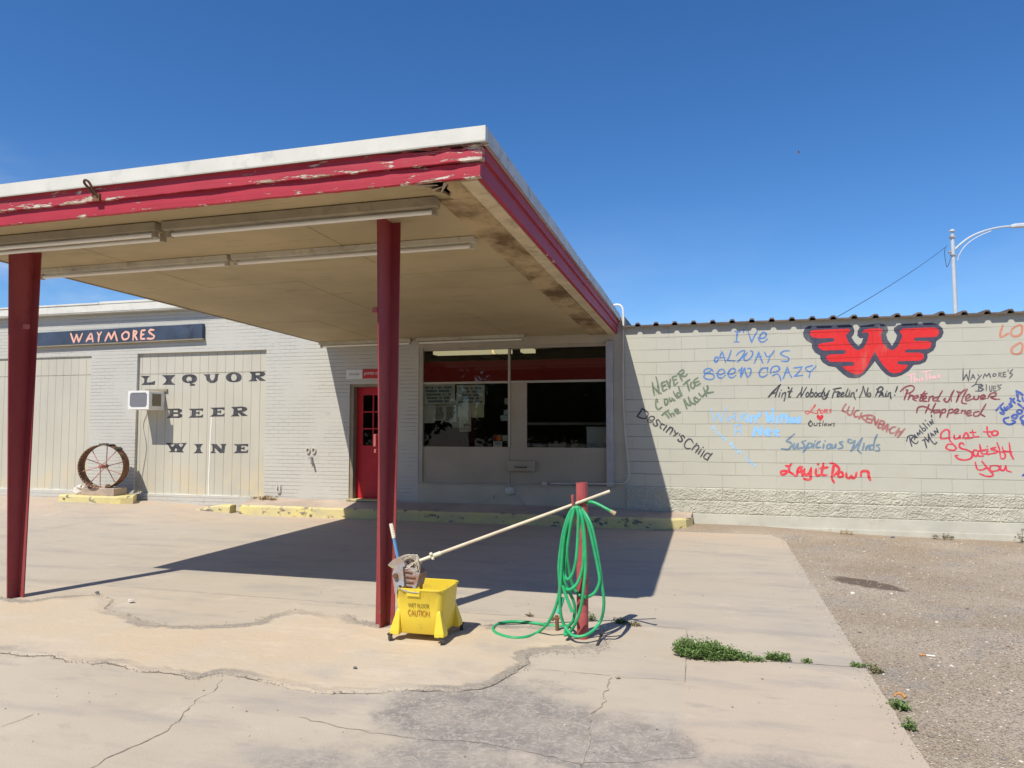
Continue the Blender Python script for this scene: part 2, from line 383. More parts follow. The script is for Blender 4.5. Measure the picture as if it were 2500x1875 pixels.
def fascia_mat(name, c, chipz=None, amt=1.0):
    n = N(name); x, y, z = n.xyz()
    k = n.mix(n.ramp(n.noise(1.5, 4), .35, .65), c, mul(c, .86))
    grain = n.noise(10, 6, .7, n.map((.25, .25, 7)))
    k = n.mix(n.ramp(grain, .58, .75, 0, .25), k, mul(c, .55))
    if amt:
        f = n.noise(9, 7, .72, n.map((.55, .55, 3.2)))
        zone = n.ramp(n.noise(.75, 2, .5, n.map((1, .3, .3), (1.2, 0, 0))), .40, .62, .02, .13 * amt)
        e = n.math('ADD', f, zone)
        if chipz: e = n.math('ADD', n.math('ADD', e, n.ramp(z, chipz + .05, chipz, 0, .07)), n.ramp(x, -2.9, -1.7, 0, .055))
        m = n.ramp(e, .69, .71)
        k = n.mix(m, k, n.mix(n.ramp(n.noise(7, 4), .4, .6), (.46, .32, .22), (.74, .66, .55)))
        n.bump(n.math('MULTIPLY', m, -1.0), .7, .004)
    n.bump(grain, .35, .006); n.bump(n.noise(40, 4), .2, .003)
    return n.done(k, .55)
M['fascia_up'] = fascia_mat('chipped red fascia paint', (.50, .050, .075), 3.41, 1.15)
M['fascia_lo'] = fascia_mat('red fascia paint', (.50, .042, .066), 3.31, .35)
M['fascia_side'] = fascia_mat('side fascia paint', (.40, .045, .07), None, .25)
M['trim'] = plain('white roof edging', (.71, .69, .61), .45, .06, 2.5, .15, 25, dirt=(.48, .46, .42), dirt_amt=.45)
M['trim_side'] = plain('grey streaked roof edging', (.55, .56, .55), .5, .12, 4, .15, 25, dirt=(.25, .28, .3), dirt_amt=.6)
def soffit_mat():
    n = N('aged tan soffit board'); c = (.49, .39, .225)
    k = n.mix(n.ramp(n.noise(.7, 4), .35, .65), c, mul(c, .84))
    k = n.mix(n.ramp(n.noise(3, 6, .7, n.map((.35, 1.5, 1), (0, 0, 0), (0, 0, R(8)))), .56, .72, 0, .35), k, (.17, .115, .06))
    scr = n.ramp(n.noise(3, 6, .7, n.map((.6, 9, 1), (0, 0, 0), (0, 0, R(-30)))), .62, .67, 0, .5)
    k = n.mix(scr, k, (.10, .075, .045))
    n.bump(n.noise(12, 4), .15, .006)
    return n.done(k, .7)
M['soffit'] = soffit_mat()
def border_mat():
    n = N('water stained soffit border'); c = (.50, .375, .21)
    k = n.mix(n.ramp(n.noise(2.1, 6, .65, n.map((1.3, .8, 1))), .38, .68), c, (.15, .088, .037))
    k = n.mix(n.ramp(n.noise(6, 6, .75, n.map(loc=(3, 3, 0))), .60, .68, 0, .7), k, (.07, .045, .025))
    n.bump(n.noise(14, 5), .3, .006)
    return n.done(k, .75)
M['border'] = border_mat()
M['batten'] = plain('tan batten', (.60, .50, .33), .7, .12, 3, .2, 40, dirt=(.3, .22, .12))
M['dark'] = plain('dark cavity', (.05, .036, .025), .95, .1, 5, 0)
M['roofing'] = plain('gravel roofing', (.35, .33, .3), .95, .2, 4, .6, 60)
def post_mat():
    n = N('worn maroon post paint'); x, y, z = n.xyz(); c = (.270, .040, .046)
    k = n.mix(n.ramp(n.noise(2.5, 5, .6, n.map((1, 1, .4))), .35, .7), c, (.33, .07, .07))
    k = n.mix(n.ramp(n.noise(11, 6, .7, n.map((1, 1, .5))), .56, .70, 0, .4), k, (.17, .028, .032))
    e = n.math('ADD', n.noise(16, 6, .75), n.ramp(z, .35, .0, 0, .13)); m = n.ramp(e, .66, .69)
    k = n.mix(m, k, n.mix(n.noise(30, 2), (.13, .055, .032), (.30, .16, .11)))
    n.bump(n.math('MULTIPLY', m, -1.0), .5, .003); n.bump(n.noise(30, 5), .2, .004)
    return n.done(k, .5)
M['post'] = post_mat()
M['post_pink'] = plain('faded red box paint', (.45, .13, .12), .6, .1, 8, .1)
M['bollard'] = plain('faded red pipe paint', (.44, .095, .095), .55, .14, 7, .25, 60, dirt=(.30, .05, .05), dirt_amt=.6)
M['housing'] = plain('fixture enamel, dusty', (.50, .46, .36), .45, .12, 3, .1, 30, dirt=(.22, .17, .1), dirt_amt=.5)
M['housing_grey'] = plain('grey fixture enamel', (.33, .28, .195), .5, .12, 3, .1, 30, dirt=(.2, .16, .1), dirt_amt=.5)
M['tube'] = plain('fluorescent tube glass', (.80, .77, .70), .25, .04, 4, 0, spec=.5)
M['alu'] = plain('dull aluminium', (.46, .46, .48), .45, .10, 4, .1, 30, metal=.35)
M['frame'] = plain('tan window frame paint', (.44, .39, .32), .55, .07, 4, .15, 40)
M['tanpanel'] = plain('tan panel paint', (.40, .345, .265), .65, .06, 1.6, .2, 50)
M['pipe'] = plain('painted conduit', (.55, .53, .47), .5, .08, 6, .1)
M['pipe_white'] = plain('white conduit', (.80, .79, .74), .4, .05, 6, .05)  # white of the drip; also sunlight put into the upper conduit's colour
M['redband'] = plain('red window band', (.34, .018, .020), .5, .06, 2, .05)
M['door_red'] = plain('red door paint', (.52, .022, .035), .4, .08, 3, .12, 30)
M['wood_frame'] = plain('brown frame paint', (.27, .225, .16), .65, .12, 4, .2, 40)
def glass_mat():
    n = N('window glass'); t = n.n.new('ShaderNodeBsdfTransparent'); t.inputs[0].default_value = (.80, .84, .82, 1)
    g = n.n.new('ShaderNodeBsdfGlossy'); g.inputs['Roughness'].default_value = .015; g.inputs['Color'].default_value = (.9, .95, .95, 1)
    f = n.n.new('ShaderNodeFresnel'); f.inputs[0].default_value = 1.5; mx = n.n.new('ShaderNodeMixShader')
    n.l.new(f.outputs[0], mx.inputs[0]); n.l.new(t.outputs[0], mx.inputs[1]); n.l.new(g.outputs[0], mx.inputs[2])
    n.l.new(mx.outputs[0], n.n['Material Output'].inputs[0]); return n.m
M['glass'] = glass_mat()
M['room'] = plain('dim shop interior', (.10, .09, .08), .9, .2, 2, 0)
M['shelf'] = plain('white shelving', (.55, .53, .5), .6, .08, 3, .05)
M['cooler'] = plain('white cabinet enamel', (.62, .64, .63), .4, .04, 3, .05)
M['paper'] = plain('sun yellowed paper', (.60, .61, .56), .85, .10, 5, .1)
M['paper_yellow'] = plain('cream paper', (.66, .66, .48), .85, .06, 5, .1)
M['paper_blue'] = plain('pale blue paper', (.5, .63, .63), .85, .06, 5, .1)
M['ink'] = plain('grey print', (.13, .14, .15), .8, .1, 20, 0)
M['ink_blue'] = plain('blue print', (.10, .17, .22), .8, .1, 20, 0)
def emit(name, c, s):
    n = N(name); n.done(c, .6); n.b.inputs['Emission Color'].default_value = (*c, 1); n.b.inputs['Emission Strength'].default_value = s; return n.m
M['lamp_on'] = emit('lit fluorescent tube', (1, .85, .5), .5)  # glow standing in for a bright reflection in the upper panes
M['stencil'] = plain('black stencil paint', (.060, .060, .068), .7, .3, 9, .15, 50, dirt=(.16, .155, .145), dirt_amt=.7)
M['signboard'] = plain('faded navy sign board', (.055, .075, .115), .5, .22, 1.5, .1, 30, dirt=(.035, .037, .05), dirt_amt=.8)
M['pink'] = plain('salmon letter paint', (.80, .44, .34), .6, .06, 5, .1)
M['white'] = plain('white enamel', (.72, .71, .67), .4, .05, 5, .05)
M['red_enamel'] = plain('red enamel', (.50, .04, .045), .4, .06, 5, .05)
M['black'] = plain('black plastic', (.02, .02, .021), .5, .2, 10, .05)
M['rubber'] = plain('grey brown caster rubber', (.06, .05, .042), .7, .25, 20, .2)
def rust_mat(name, c1, c2):
    n = N(name); k = n.mix(n.ramp(n.noise(9, 6, .7), .38, .62), c1, c2)
    n.bump(n.noise(45, 5, .7), .5, .004); return n.done(k, .8)
M['rust'] = rust_mat('rusty iron', (.11, .055, .03), (.23, .115, .06))
M['rust_pink'] = rust_mat('faded red spoke paint', (.55, .28, .24), (.42, .17, .13))
M['galv'] = rust_mat('rust streaked galvanised steel', (.37, .39, .42), (.36, .27, .21))
M['galv_rust'] = rust_mat('rusted galvanised steel', (.40, .37, .36), (.33, .16, .10))
M['steel_dark'] = plain('dark steel', (.05, .045, .04), .6, .2, 10, .1)
M['bucket'] = plain('yellow bucket plastic', (.80, .60, .055), .38, .03, 4, .06, 20, spec=.45, dirt=(.50, .38, .09), dirt_amt=.6)
M['ink_black'] = plain('dark bucket print', (.17, .125, .03), .6, .2, 20, 0)
M['ink_orange'] = plain('brown orange bucket print', (.42, .20, .03), .6, .2, 20, 0)
M['lever_blue'] = plain('blue lever paint', (.10, .30, .55), .45, .15, 10, .1, dirt=(.3, .25, .2), dirt_amt=.4)
M['ivory'] = plain('ivory plastic', (.78, .73, .55), .5, .08, 10, .1)
M['mopwood'] = plain('pale mop pole', (.66, .57, .42), .55, .12, 12, .1, 40)
M['yarn'] = plain('dirty mop yarn', (.52, .45, .35), .95, .25, 30, .5, 120)
M['hose'] = plain('green hose vinyl', (.028, .40, .155), .42, .18, 7, .08, spec=.5, dirt=(.09, .30, .15), dirt_amt=.7)
M['hose_teal'] = plain('teal hose end', (.08, .52, .36), .4, .05, 5, 0)
M['brass'] = plain('tarnished brass', (.62, .52, .30), .4, .1, 20, .1, metal=.5)
M['ac_white'] = plain('air conditioner enamel', (.76, .75, .71), .4, .05, 6, .05)
M['ac_grille'] = plain('grey coil', (.30, .30, .33), .6, .1, 40, .2)
M['ac_brown'] = plain('brown louvre', (.25, .21, .13), .6, .15, 20, .1)
M['timber'] = plain('weathered timber', (.42, .33, .26), .9, .15, 6, .4, 30)
M['rock'] = plain('pale rock', (.66, .60, .54), .9, .15, 9, .6, 25)
def leaf_mat(name, a, b):
    n = N(name); o = n.n.new('ShaderNodeObjectInfo'); k = n.mix(n.ramp(n.noise(38, 2), .38, .62), a, b)
    return n.done(k, .55)
M['leaf'] = leaf_mat('weed leaf', (.075, .14, .032), (.18, .27, .075))
M['leaf_dry'] = leaf_mat('dry weed leaf', (.17, .17, .075), (.26, .21, .12))
M['straw'] = leaf_mat('dry grass', (.42, .31, .16), (.52, .42, .25))
M['roofmetal'] = plain('brown weathered roof metal', (.16, .118, .095), .55, .25, 4, .2, 40, dirt=(.24, .13, .08), dirt_amt=.6)
M['splitface'] = plain('painted split face block', (.50, .485, .40), .85, .10, 4, .6, 60)
M['footing'] = plain('painted footing', (.56, .545, .46), .8, .08, 2, .25, 50, dirt=(.45, .40, .32))
M['lightpole'] = plain('grey painted pole', (.60, .62, .63), .4, .05, 3, 0, metal=.2)
M['wire'] = plain('black wire', (.03, .03, .035), .7, .1, 5, 0)
M['crack'] = plain('crack dirt', (.35, .29, .23), .95, .4, 25, .3)
M['joint'] = plain('joint sand', (.27, .22, .17), .95, .25, 14, .3)
M['feather'] = plain('bird feather', (.25, .2, .17), .8, .2, 20, 0)
M['orange'] = plain('orange peel', (.50, .24, .08), .7, .2, 30, .2)
M['litter_white'] = plain('litter paper', (.75, .72, .66), .8, .1, 20, .2)

# ------------------------------------------------------------ ground
def ss(a, b, x):
    t = max(0, min(1, (x - a) / (b - a))); return t * t * (3 - 2 * t)
def apron_z(x, y): return .135 * ss(-7.6, -11.5, x) * ss(9.6, 11.5, y)
def gravel_z(x, y):
    z = -.016 - .011 * max(0, x - .96)
    z += (.060 * ss(11.2, 11.95, y)) * ss(2.6, .2, x)
    z += .010 * ss(1.0, 1.35, x) * (noise.noise(Vector((x * 1.3, y * 1.3, 0))) - .3)
    z += .004 * noise.noise(Vector((x * 5, y * 5, 2))) * ss(.96, 1.2, x)
    if y < 11.3 and x < .96: z = min(z, -.012)
    return z
mb = MB(); nx, ny = 90, 110
for j in range(ny + 1):
    for i in range(nx + 1):
        x = -.9 + 11.4 * i / nx; y = .6 + 11.7 * j / ny
        mb.v.append((x, y, gravel_z(x, y)))
for j in range(ny):
    for i in range(nx):
        a = j * (nx + 1) + i; mb.f.append((a, a + 1, a + nx + 2, a + nx + 1))
struct(mb, 'gravel_lot', M['gravel'], smooth=True)
mb = MB(); mb.add([(-900, -900, -.16), (900, -900, -.16), (900, 900, -.16), (-900, 900, -.16)], [(0, 1, 2, 3)])
struct(mb, 'ground', M['gravel'])
mb = MB(); mb.add([(-300, -14, -.05), (300, -14, -.05), (300, -4.2, -.05), (-300, -4.2, -.05)], [(0, 1, 2, 3)])
struct(mb, 'road', M['asphalt'])

def apron_right(y):
    if y < 10.9: return .962 + .010 * noise.noise(Vector((0, y * 2, 0))) + .008 * noise.noise(Vector((0, y * 9, 4)))
    if y < 11.50: return .962 - .14 * ss(10.9, 11.5, y)
    return .822 - 1.25 * min(1, (y - 11.50) / .34)
mb = MB(); ys = [-4.2 + .5 * k for k in range(14)] + [2.8 + .06 * k for k in range(130)] + [10.6 + .05 * k for k in range(26)]; ys = [y for y in ys if y < 11.86]; ys.sort()
NX = 60
for y in ys:
    xr = apron_right(y)
    for i in range(NX + 1):
        x = -24 + (xr + 24) * i / NX; mb.v.append((x, y, apron_z(x, y)))
for y in (11.861, 12.6):
    for i in range(NX + 1):
        x = -24 + (-.45 + 24) * i / NX; mb.v.append((x, y, apron_z(x, y)))
rows = len(ys) + 2
for j in range(rows - 1):
    for i in range(NX):
        a = j * (NX + 1) + i; mb.f.append((a, a + 1, a + NX + 2, a + NX + 1))
# slab edge going down into the lot
n0 = len(mb.v)
for j in range(rows):
    q = mb.v[j * (NX + 1) + NX]; mb.v.append((q[0] + .004, q[1], -.12))
for j in range(rows - 1):
    a = j * (NX + 1) + NX; mb.f.append((a, n0 + j, n0 + j + 1, a + NX + 1))
apron = struct(mb, 'concrete_apron', M['concrete'], smooth=False)

# cracks and joints, thin dirt filled lines lying on the slab
def wiggle(pts, step=.04, amp=.012, seed=0):
    out = []
    for k in range(len(pts) - 1):
        a, b = Vector(pts[k]), Vector(pts[k + 1]); L = (b - a).length; n = max(1, int(L / step))
        nv = Vector((-(b - a).y, (b - a).x)).normalized()
        for i in range(n):
            p = a + (b - a) * (i / n); e = noise.noise(Vector((p.x * 14, p.y * 14, seed))) + .6 * noise.noise(Vector((p.x * 40, p.y * 40, seed)))
            out.append(p + nv * amp * e)
    out.append(Vector(pts[-1])); return out
def crack(pxs, wd, mat, name, amp=.012, z=.0030, seed=0, zf=None):
    pts = wiggle([G(*p).xy for p in pxs], amp=amp, seed=seed); mb = MB(); L = []; Rr = []
    for i, p in enumerate(pts):
        t = (pts[min(i + 1, len(pts) - 1)] - pts[max(i - 1, 0)]).normalized(); nv = Vector((-t.y, t.x))
        k = wd * .36 * (.35 + 1.2 * abs(noise.noise(Vector((p.x * 9, p.y * 9, seed + 5)))) + .25 * noise.noise(Vector((p.x * 33, p.y * 33, seed))))
        k = max(k, wd * .07); zz = z + (apron_z(p.x, p.y))
        L.append((p.x + nv.x * k, p.y + nv.y * k, zz)); Rr.append((p.x - nv.x * k, p.y - nv.y * k, zz))
    n = len(pts); mb.add(L + Rr, [(i, i + 1, n + i + 1, n + i) for i in range(n - 1)])
    o = mb.build(name, mat, apron); return o
crack([(0, 1409), (400, 1440), (900, 1478), (1150, 1497), (1390, 1513)], .008, M['joint'], 'joint_line', .003, seed=1)
crack([(1500, 1521), (1560, 1527), (1690, 1536)], .008, M['joint'], 'joint_line', .003, seed=2)
crack([(1676, 1537), (1678, 1560), (1675, 1612), (1672, 1667)], .010, M['joint'], 'joint_line', .003, z=.0036, seed=3)
crack([(1700, 1609), (1900, 1616), (2130, 1632)], .014, M['joint'], 'joint_line', .004, seed=4)
crack([(465, 1725), (440, 1755), (405, 1785), (340, 1818), (280, 1842), (240, 1867), (200, 1890)], .012, M['crack'], 'crack', .02, seed=5)
crack([(540, 1660), (520, 1690), (470, 1712), (465, 1725)], .007, M['crack'], 'crack', .02, seed=6)
crack([(1490, 1655), (1480, 1690), (1478, 1720), (1445, 1745), (1438, 1775), (1440, 1800), (1425, 1840), (1415, 1875), (1405, 1900)], .014, M['crack'], 'crack', .03, seed=7)
crack([(1310, 1635), (1380, 1640), (1440, 1645), (1490, 1650)], .008, M['crack'], 'crack', .012, seed=8)
crack([(730, 1752), (810, 1770), (870, 1783), (1000, 1802), (1180, 1815), (1250, 1828), (1350, 1850), (1420, 1868)], .010, M['crack'], 'crack', .02, seed=9)
crack([(1425, 1862), (1530, 1862), (1700, 1850)], .008, M['crack'], 'crack', .02, seed=10)
crack([(0, 1310), (70, 1300), (130, 1290), (200, 1277), (250, 1272)], .016, M['crack'], 'crack', .02, seed=11)
crack([(0, 1775), (40, 1762), (80, 1745)], .008, M['crack'], 'crack', .012, seed=12)
crack([(1500, 1654), (1600, 1658), (1672, 1663)], .006, M['joint'], 'joint_line', .006, seed=13)

# raised remains of an older pour, ragged outline
PATCH_LO = [(0, 725), (170, 745), (300, 740), (400, 778), (560, 790), (640, 782), (760, 815), (830, 840), (960, 840), (1080, 860), (1140, 885), (1250, 862), (1340, 850), (1430, 870), (1560, 895), (1700, 930), (1830, 955), (1870, 968), (2212, 968)]
lo = [(p[0] / 2.458, 1300 + p[1] / 2.458) for p in PATCH_LO]
lo += [(700 + a / 2.212, 1500 + b / 2.212) for a, b in [(500, 427), (640, 412), (860, 420), (1040, 408), (1110, 388), (1180, 350), (1250, 305), (1310, 268)]]
hi = [(p[0] / 2.458, 1300 + p[1] / 2.458) for p in [(-60, 380), (45, 395), (200, 410), (330, 385), (440, 380), (590, 372), (690, 405), (640, 460), (700, 480), (780, 492), (870, 532), (1000, 556), (1130, 562), (1250, 560), (1450, 548), (1530, 540), (1640, 495), (1780, 462), (1890, 480), (2000, 500), (2100, 495)]]
hi += [(880, 1515), (940, 1524), (1120, 1527), (1215, 1527), (1330, 1530), (1425, 1534), (1470, 1550), (1490, 1575), (1455, 1590), (1360, 1592), (1300, 1600), (1292, 1612)]
outl = [G(*p).xy for p in lo] + [G(*p).xy for p in reversed(hi)]
left0 = [Vector((-5.6, 4.2)), Vector((-7.2, 4.9))]
outl = wiggle([*outl, G(-60, 1455).xy, Vector((-7.4, 5.5)), Vector((-7.4, 4.3)), outl[0]], .035, .020, 21)[:-1]
def inset(poly, d):
    n = len(poly); A = sum(poly[i].x * poly[(i + 1) % n].y - poly[(i + 1) % n].x * poly[i].y for i in range(n)); s = 1 if A > 0 else -1; out = []
    for i in range(n):
        t = (poly[(i + 2) % n] - poly[i - 2]).normalized(); out.append(poly[i] + Vector((-t.y, t.x)) * s * d * (1 + .8 * noise.noise(Vector((poly[i].x * 8, poly[i].y * 8, 4)))))
    return out
r1 = inset(outl, .030)
bm = bmesh.new()
top = [bm.verts.new((p.x, p.y, .009)) for p in r1]
for t in tessellate_polygon([[Vector((p.x, p.y, 0)) for p in r1]]):
    try: bm.faces.new([top[i] for i in t])
    except Exception: pass
for k in range(95):
    x = -7.4 + .07 * k
    bmesh.ops.bisect_plane(bm, geom=bm.verts[:] + bm.edges[:] + bm.faces[:], plane_co=(x, 0, 0), plane_no=(1, 0, 0))
for k in range(36):
    bmesh.ops.bisect_plane(bm, geom=bm.verts[:] + bm.edges[:] + bm.faces[:], plane_co=(0, 3.6 + .07 * k, 0), plane_no=(0, 1, 0))
kd = kdtree.KDTree(len(outl))
for i, p in enumerate(outl): kd.insert((p.x, p.y, 0), i)
kd.balance()
low = set(range(len(wiggle([G(*q).xy for q in lo], .035, .020, 21)) - 1))
rimv = []
bm.verts.ensure_lookup_table()
for v in bm.verts:
    co, i, d = kd.find((v.co.x, v.co.y, 0)); wdt = .13 if i in low else .20
    r_ = max(0, 1 - d / wdt) if v.co.x > -6.6 else 0; rimv.append(r_)
    v.co.z = .009 + .004 * noise.noise(Vector((v.co.x * 2, v.co.y * 2, 1))) + r_ * .006 * noise.noise(Vector((v.co.x * 22, v.co.y * 22, 7)))
nt_ = len(bm.verts)
bd_ = [e for e in bm.edges if e.is_boundary]
ext = bmesh.ops.extrude_edge_only(bm, edges=bd_)
for v in [g for g in ext['geom'] if isinstance(g, bmesh.types.BMVert)]:
    co, i, d = kd.find((v.co.x, v.co.y, 0)); v.co.x += (co.x - v.co.x) * .9; v.co.y += (co.y - v.co.y) * .9; v.co.z = -.002
bmesh.ops.recalc_face_normals(bm, faces=bm.faces)
me = bpy.data.meshes.new('concrete_patch'); bm.to_mesh(me); bm.free(); me.materials.append(M['patch'])
at = me.attributes.new('rim', 'FLOAT', 'POINT')
for i in range(len(me.vertices)): at.data[i].value = rimv[i] if i < nt_ else 1.0
po = bpy.data.objects.new('concrete_patch', me); col.objects.link(po); tag(po, kind='structure')

def strip(pts, wd, name, mat, z):
    mb = MB(); L = []; Rr = []; n = len(pts)
    for i, p in enumerate(pts):
        t = (pts[min(i + 1, n - 1)] - pts[max(i - 1, 0)]).normalized(); nv = Vector((-t.y, t.x)); k = wd * .5 * max(.08, .35 + 1.5 * noise.noise(Vector((p.x * 5, p.y * 5, 31))) + .5 * noise.noise(Vector((p.x * 30, p.y * 30, 3))))
        L.append((p.x + nv.x * k, p.y + nv.y * k, z)); Rr.append((p.x - nv.x * k, p.y - nv.y * k, z))
    mb.add(L + Rr, [(i, i + 1, n + i + 1, n + i) for i in range(n - 1)]); return mb.build(name, mat, apron)
strip([p for p in wiggle([G(*q).xy for q in lo], .035, .020, 21)], .010, 'crack', plain('edge crack dirt', (.19, .155, .12), .95, .4, 25, .3), .0040)
# crumbs of broken concrete along the ragged edges, loose stones in the lot
def stones(n, place, rmin, rmax, name, mats):
    mb = MB(); fm = []
    for k in range(n):
        x, y, z = place(); r = rmin + (rmax - rmin) * random.random() ** 2.2; a = random.random() * 6.28
        sx, sy, sz = r * random.uniform(.8, 1.4), r * random.uniform(.6, 1), r * random.uniform(.45, .8)
        c, s_ = math.cos(a), math.sin(a); vs = []
        for dx, dy, dz in ((1, 0, 0), (0, 1, .2), (-1, .1, 0), (0, -1, -.1), (.2, .1, 1), (0, 0, -.7), (.6, .6, .5), (-.5, -.6, .55)):
            dx += random.uniform(-.2, .2); dy += random.uniform(-.2, .2)
            vs.append((x + (dx * c - dy * s_) * sx, y + (dx * s_ + dy * c) * sy, z + dz * sz))
        fs = [(0, 6, 4), (6, 1, 4), (1, 2, 4), (2, 7, 4), (7, 3, 4), (3, 0, 4), (0, 1, 6), (2, 3, 7), (1, 0, 5), (2, 1, 5), (3, 2, 5), (0, 3, 5)]
        mb.add(vs, fs); fm += [k % len(mats)] * len(fs)
    o = mb.build(name, None)
    for m in mats: o.data.materials.append(m)
    for p, i in zip(o.data.polygons, fm): p.material_index = i
    return tag(o, kind='stuff')
ston = [plain('stone tan', (.40, .33, .26), .9, .2, 30, .2), plain('stone pale', (.60, .54, .46), .9, .15, 30, .2), plain('stone dark', (.20, .17, .15), .9, .2, 30, .2)]
def pl_lot():
    while 1:
        x = .97 + 4.0 * random.random(); y = 2.9 + 9 * random.random() ** 1.35
        if x < .3 + .45 * y: return x, y, gravel_z(x, y) + .001
stones(6500, pl_lot, .0025, .009, 'gravel', ston)
edge = [p for p in outl if p.x > -6.5]
def pl_edge():
    p = random.choice(edge); d = random.gauss(0, .035); a = random.random() * 6.28
    return p.x + math.cos(a) * d, p.y + math.sin(a) * d + (.03 if p.y < 4.7 else -.03), .006
stones(4600, pl_edge, .0014, .0065, 'concrete_crumbs', [plain('crumb tan', (.34, .29, .23), .9, .2, 30, .2), plain('crumb grey', (.29, .26, .22), .9, .2, 30, .2), plain('crumb pale', (.44, .39, .32), .9, .2, 30, .2)])
def pl_spill():
    return .97 - abs(random.gauss(0, .05)), random.uniform(2.9, 11.3), .002
stones(1100, pl_spill, .0014, .0055, 'gravel_spill', ston)
stones(260, pl_lot, .008, .017, 'larger_gravel', ston)
def pl_ap():
    return random.uniform(-4, .9), random.uniform(2.9, 7.5), .003
stones(220, pl_ap, .002, .008, 'loose_grit', ston)

# raised walk in front of the shop, yellow edge
mb = MB()
def walk_front(x): return 11.55
tz0, tz1 = .165, .25
xs = [-8.35, -7.2, -6, -5, -4, -3, -2, -1.4, -.9]
front = [(x, 11.55 + .02 * noise.noise(Vector((x, 0, 0)))) for x in xs] + [(-.62, 11.60), (-.42, 11.72), (-.34, 11.86)]
back = [(p[0] if p[0] < -.8 else p[0] + .02, 12.14) for p in front]
for a, b in zip(range(len(front) - 1), range(1, len(front))):
    f0, f1, b0, b1 = front[a], front[b], back[a], back[b]
    mb.add([(f0[0], f0[1], tz0), (f1[0], f1[1], tz0), (b1[0], b1[1], tz1 - .03 * (b1[0] > -1)), (b0[0], b0[1], tz1 - .03 * (b0[0] > -1))], [(0, 1, 2, 3)])
walk = struct(mb, 'raised_walkway', M['stoop_top'])
def kerb_loft(pts, wd, ztop, zbot, name, mat, parent=None):
    mb = MB(); rings = []
    for i, p in enumerate(pts):
        a = Vector(pts[max(i - 1, 0)]); b = Vector(pts[min(i + 1, len(pts) - 1)]); t = (b - a).normalized(); nv = Vector((-t.y, t.x))
        q = Vector(p); j = .006 * noise.noise(Vector((q.x * 5, q.y * 5, 9)))
        zt = (ztop(q.x) if callable(ztop) else ztop) + j
        o0 = q - nv * .03; i0 = q + nv * wd
        rings.append([(o0.x, o0.y, zbot), (o0.x + nv.x * .012, o0.y + nv.y * .012, zt - .025), (q.x - nv.x * .002, q.y - nv.y * .002, zt - .004), (q.x + nv.x * .02, q.y + nv.y * .02, zt + .002), (i0.x, i0.y, zt + .002), (i0.x, i0.y, zbot)])
    mb.loft(rings); return mb.build(name, mat, parent, smooth=False)
def dense(pts, step=.12):
    out = []
    for k in range(len(pts) - 1):
        a, b = Vector(pts[k]), Vector(pts[k + 1]); n = max(1, int((b - a).length / step)); out += [tuple(a + (b - a) * i / n) for i in range(n)]
    return out + [tuple(pts[-1])]
kerb_loft(dense([(-8.30, 11.60), (-8.22, 11.55)] + front[1:-1] + [(-.33, 11.95)]), .07, .170, -.02, 'yellow_kerb', M['curb'], walk)
kerb_loft(dense([(-9.35, 11.62), (-9.1, 11.58), (-8.48, 11.56)]), .16, lambda x: .045 + .11 * ss(-9.35, -8.7, x), -.02, 'yellow_kerb', M['curb'], walk)
# short kerb stub carrying the wheel
mb = MB(); zb = .10
st = [(-12.36, 11.62), (-12.30, 11.50), (-12.1, 11.46), (-11.3, 11.45), (-10.85, 11.50), (-10.68, 11.62)]
o = kerb_loft(dense(st), .5, .262, .02, 'kerb_stub', M['curb']); tag(o, kind='structure')

# ------------------------------------------------------------ painted strokes
def cr(pts, n=7):
    if len(pts) == 2:
        return [tuple(Vector(pts[0]).lerp(Vector(pts[1]), i / 4)) for i in range(5)]
    q = [Vector(p) for p in pts]; q = [q[0] * 2 - q[1]] + q + [q[-1] * 2 - q[-2]]; out = []
    for k in range(1, len(q) - 2):
        a, b, c, d = q[k - 1:k + 3]
        for i in range(n):
            t = i / n; out.append(tuple(.5 * ((2 * b) + (c - a) * t + (2 * a - 5 * b + 4 * c - d) * t * t + (3 * b - a - 3 * c + d) * t ** 3)))
    return out + [tuple(q[-2])]
def strokes(txt, frame):
    ox, oy, s = frame; out = []
    for st in txt.replace('\n', ' ').split(';'):
        p = [tuple(float(v) for v in w_.split(',')) for w_ in st.split()]
        if len(p) > 1: out.append([(ox + a / s, oy + b / s) for a, b in p])
    return out
def paint_strokes(groups, wpx, mat, name, parent, y=W - .002, label=None):
    mb = MB(); k = 0
    for txt, frame in groups:
        wd = wpx / frame[2]
        for st in strokes(txt, frame):
            pts = [(q.x, q.z) for q in (P(a, b, W) for a, b in cr(st))]
            m = sum(p[0] for p in st) / len(st); my = sum(p[1] for p in st) / len(st)
            s = (P(m + 1, my, W) - P(m, my, W)).length
            mb.ribbon(pts, wd * s * 1.32, y - .00004 * k, .00003); k += 1
    o = mb.build(name, mat, parent)
    if label: o['label'] = label
    return o
fA = (1580, 780, 7.373); fB = (1540, 980, 7.373); fC = (1860, 880, 5.821); fD = (2180, 880, 6.9125); fE = (2200, 1000, 7.373)
fF = (1940, 770, 5.821); fG = (1890, 970, 6.144); fH = (1500, 720, 2.86); fR = (2300, 740, 11.06); fS = (130, 790, 7.373); fL = (300, 820, 5.53)

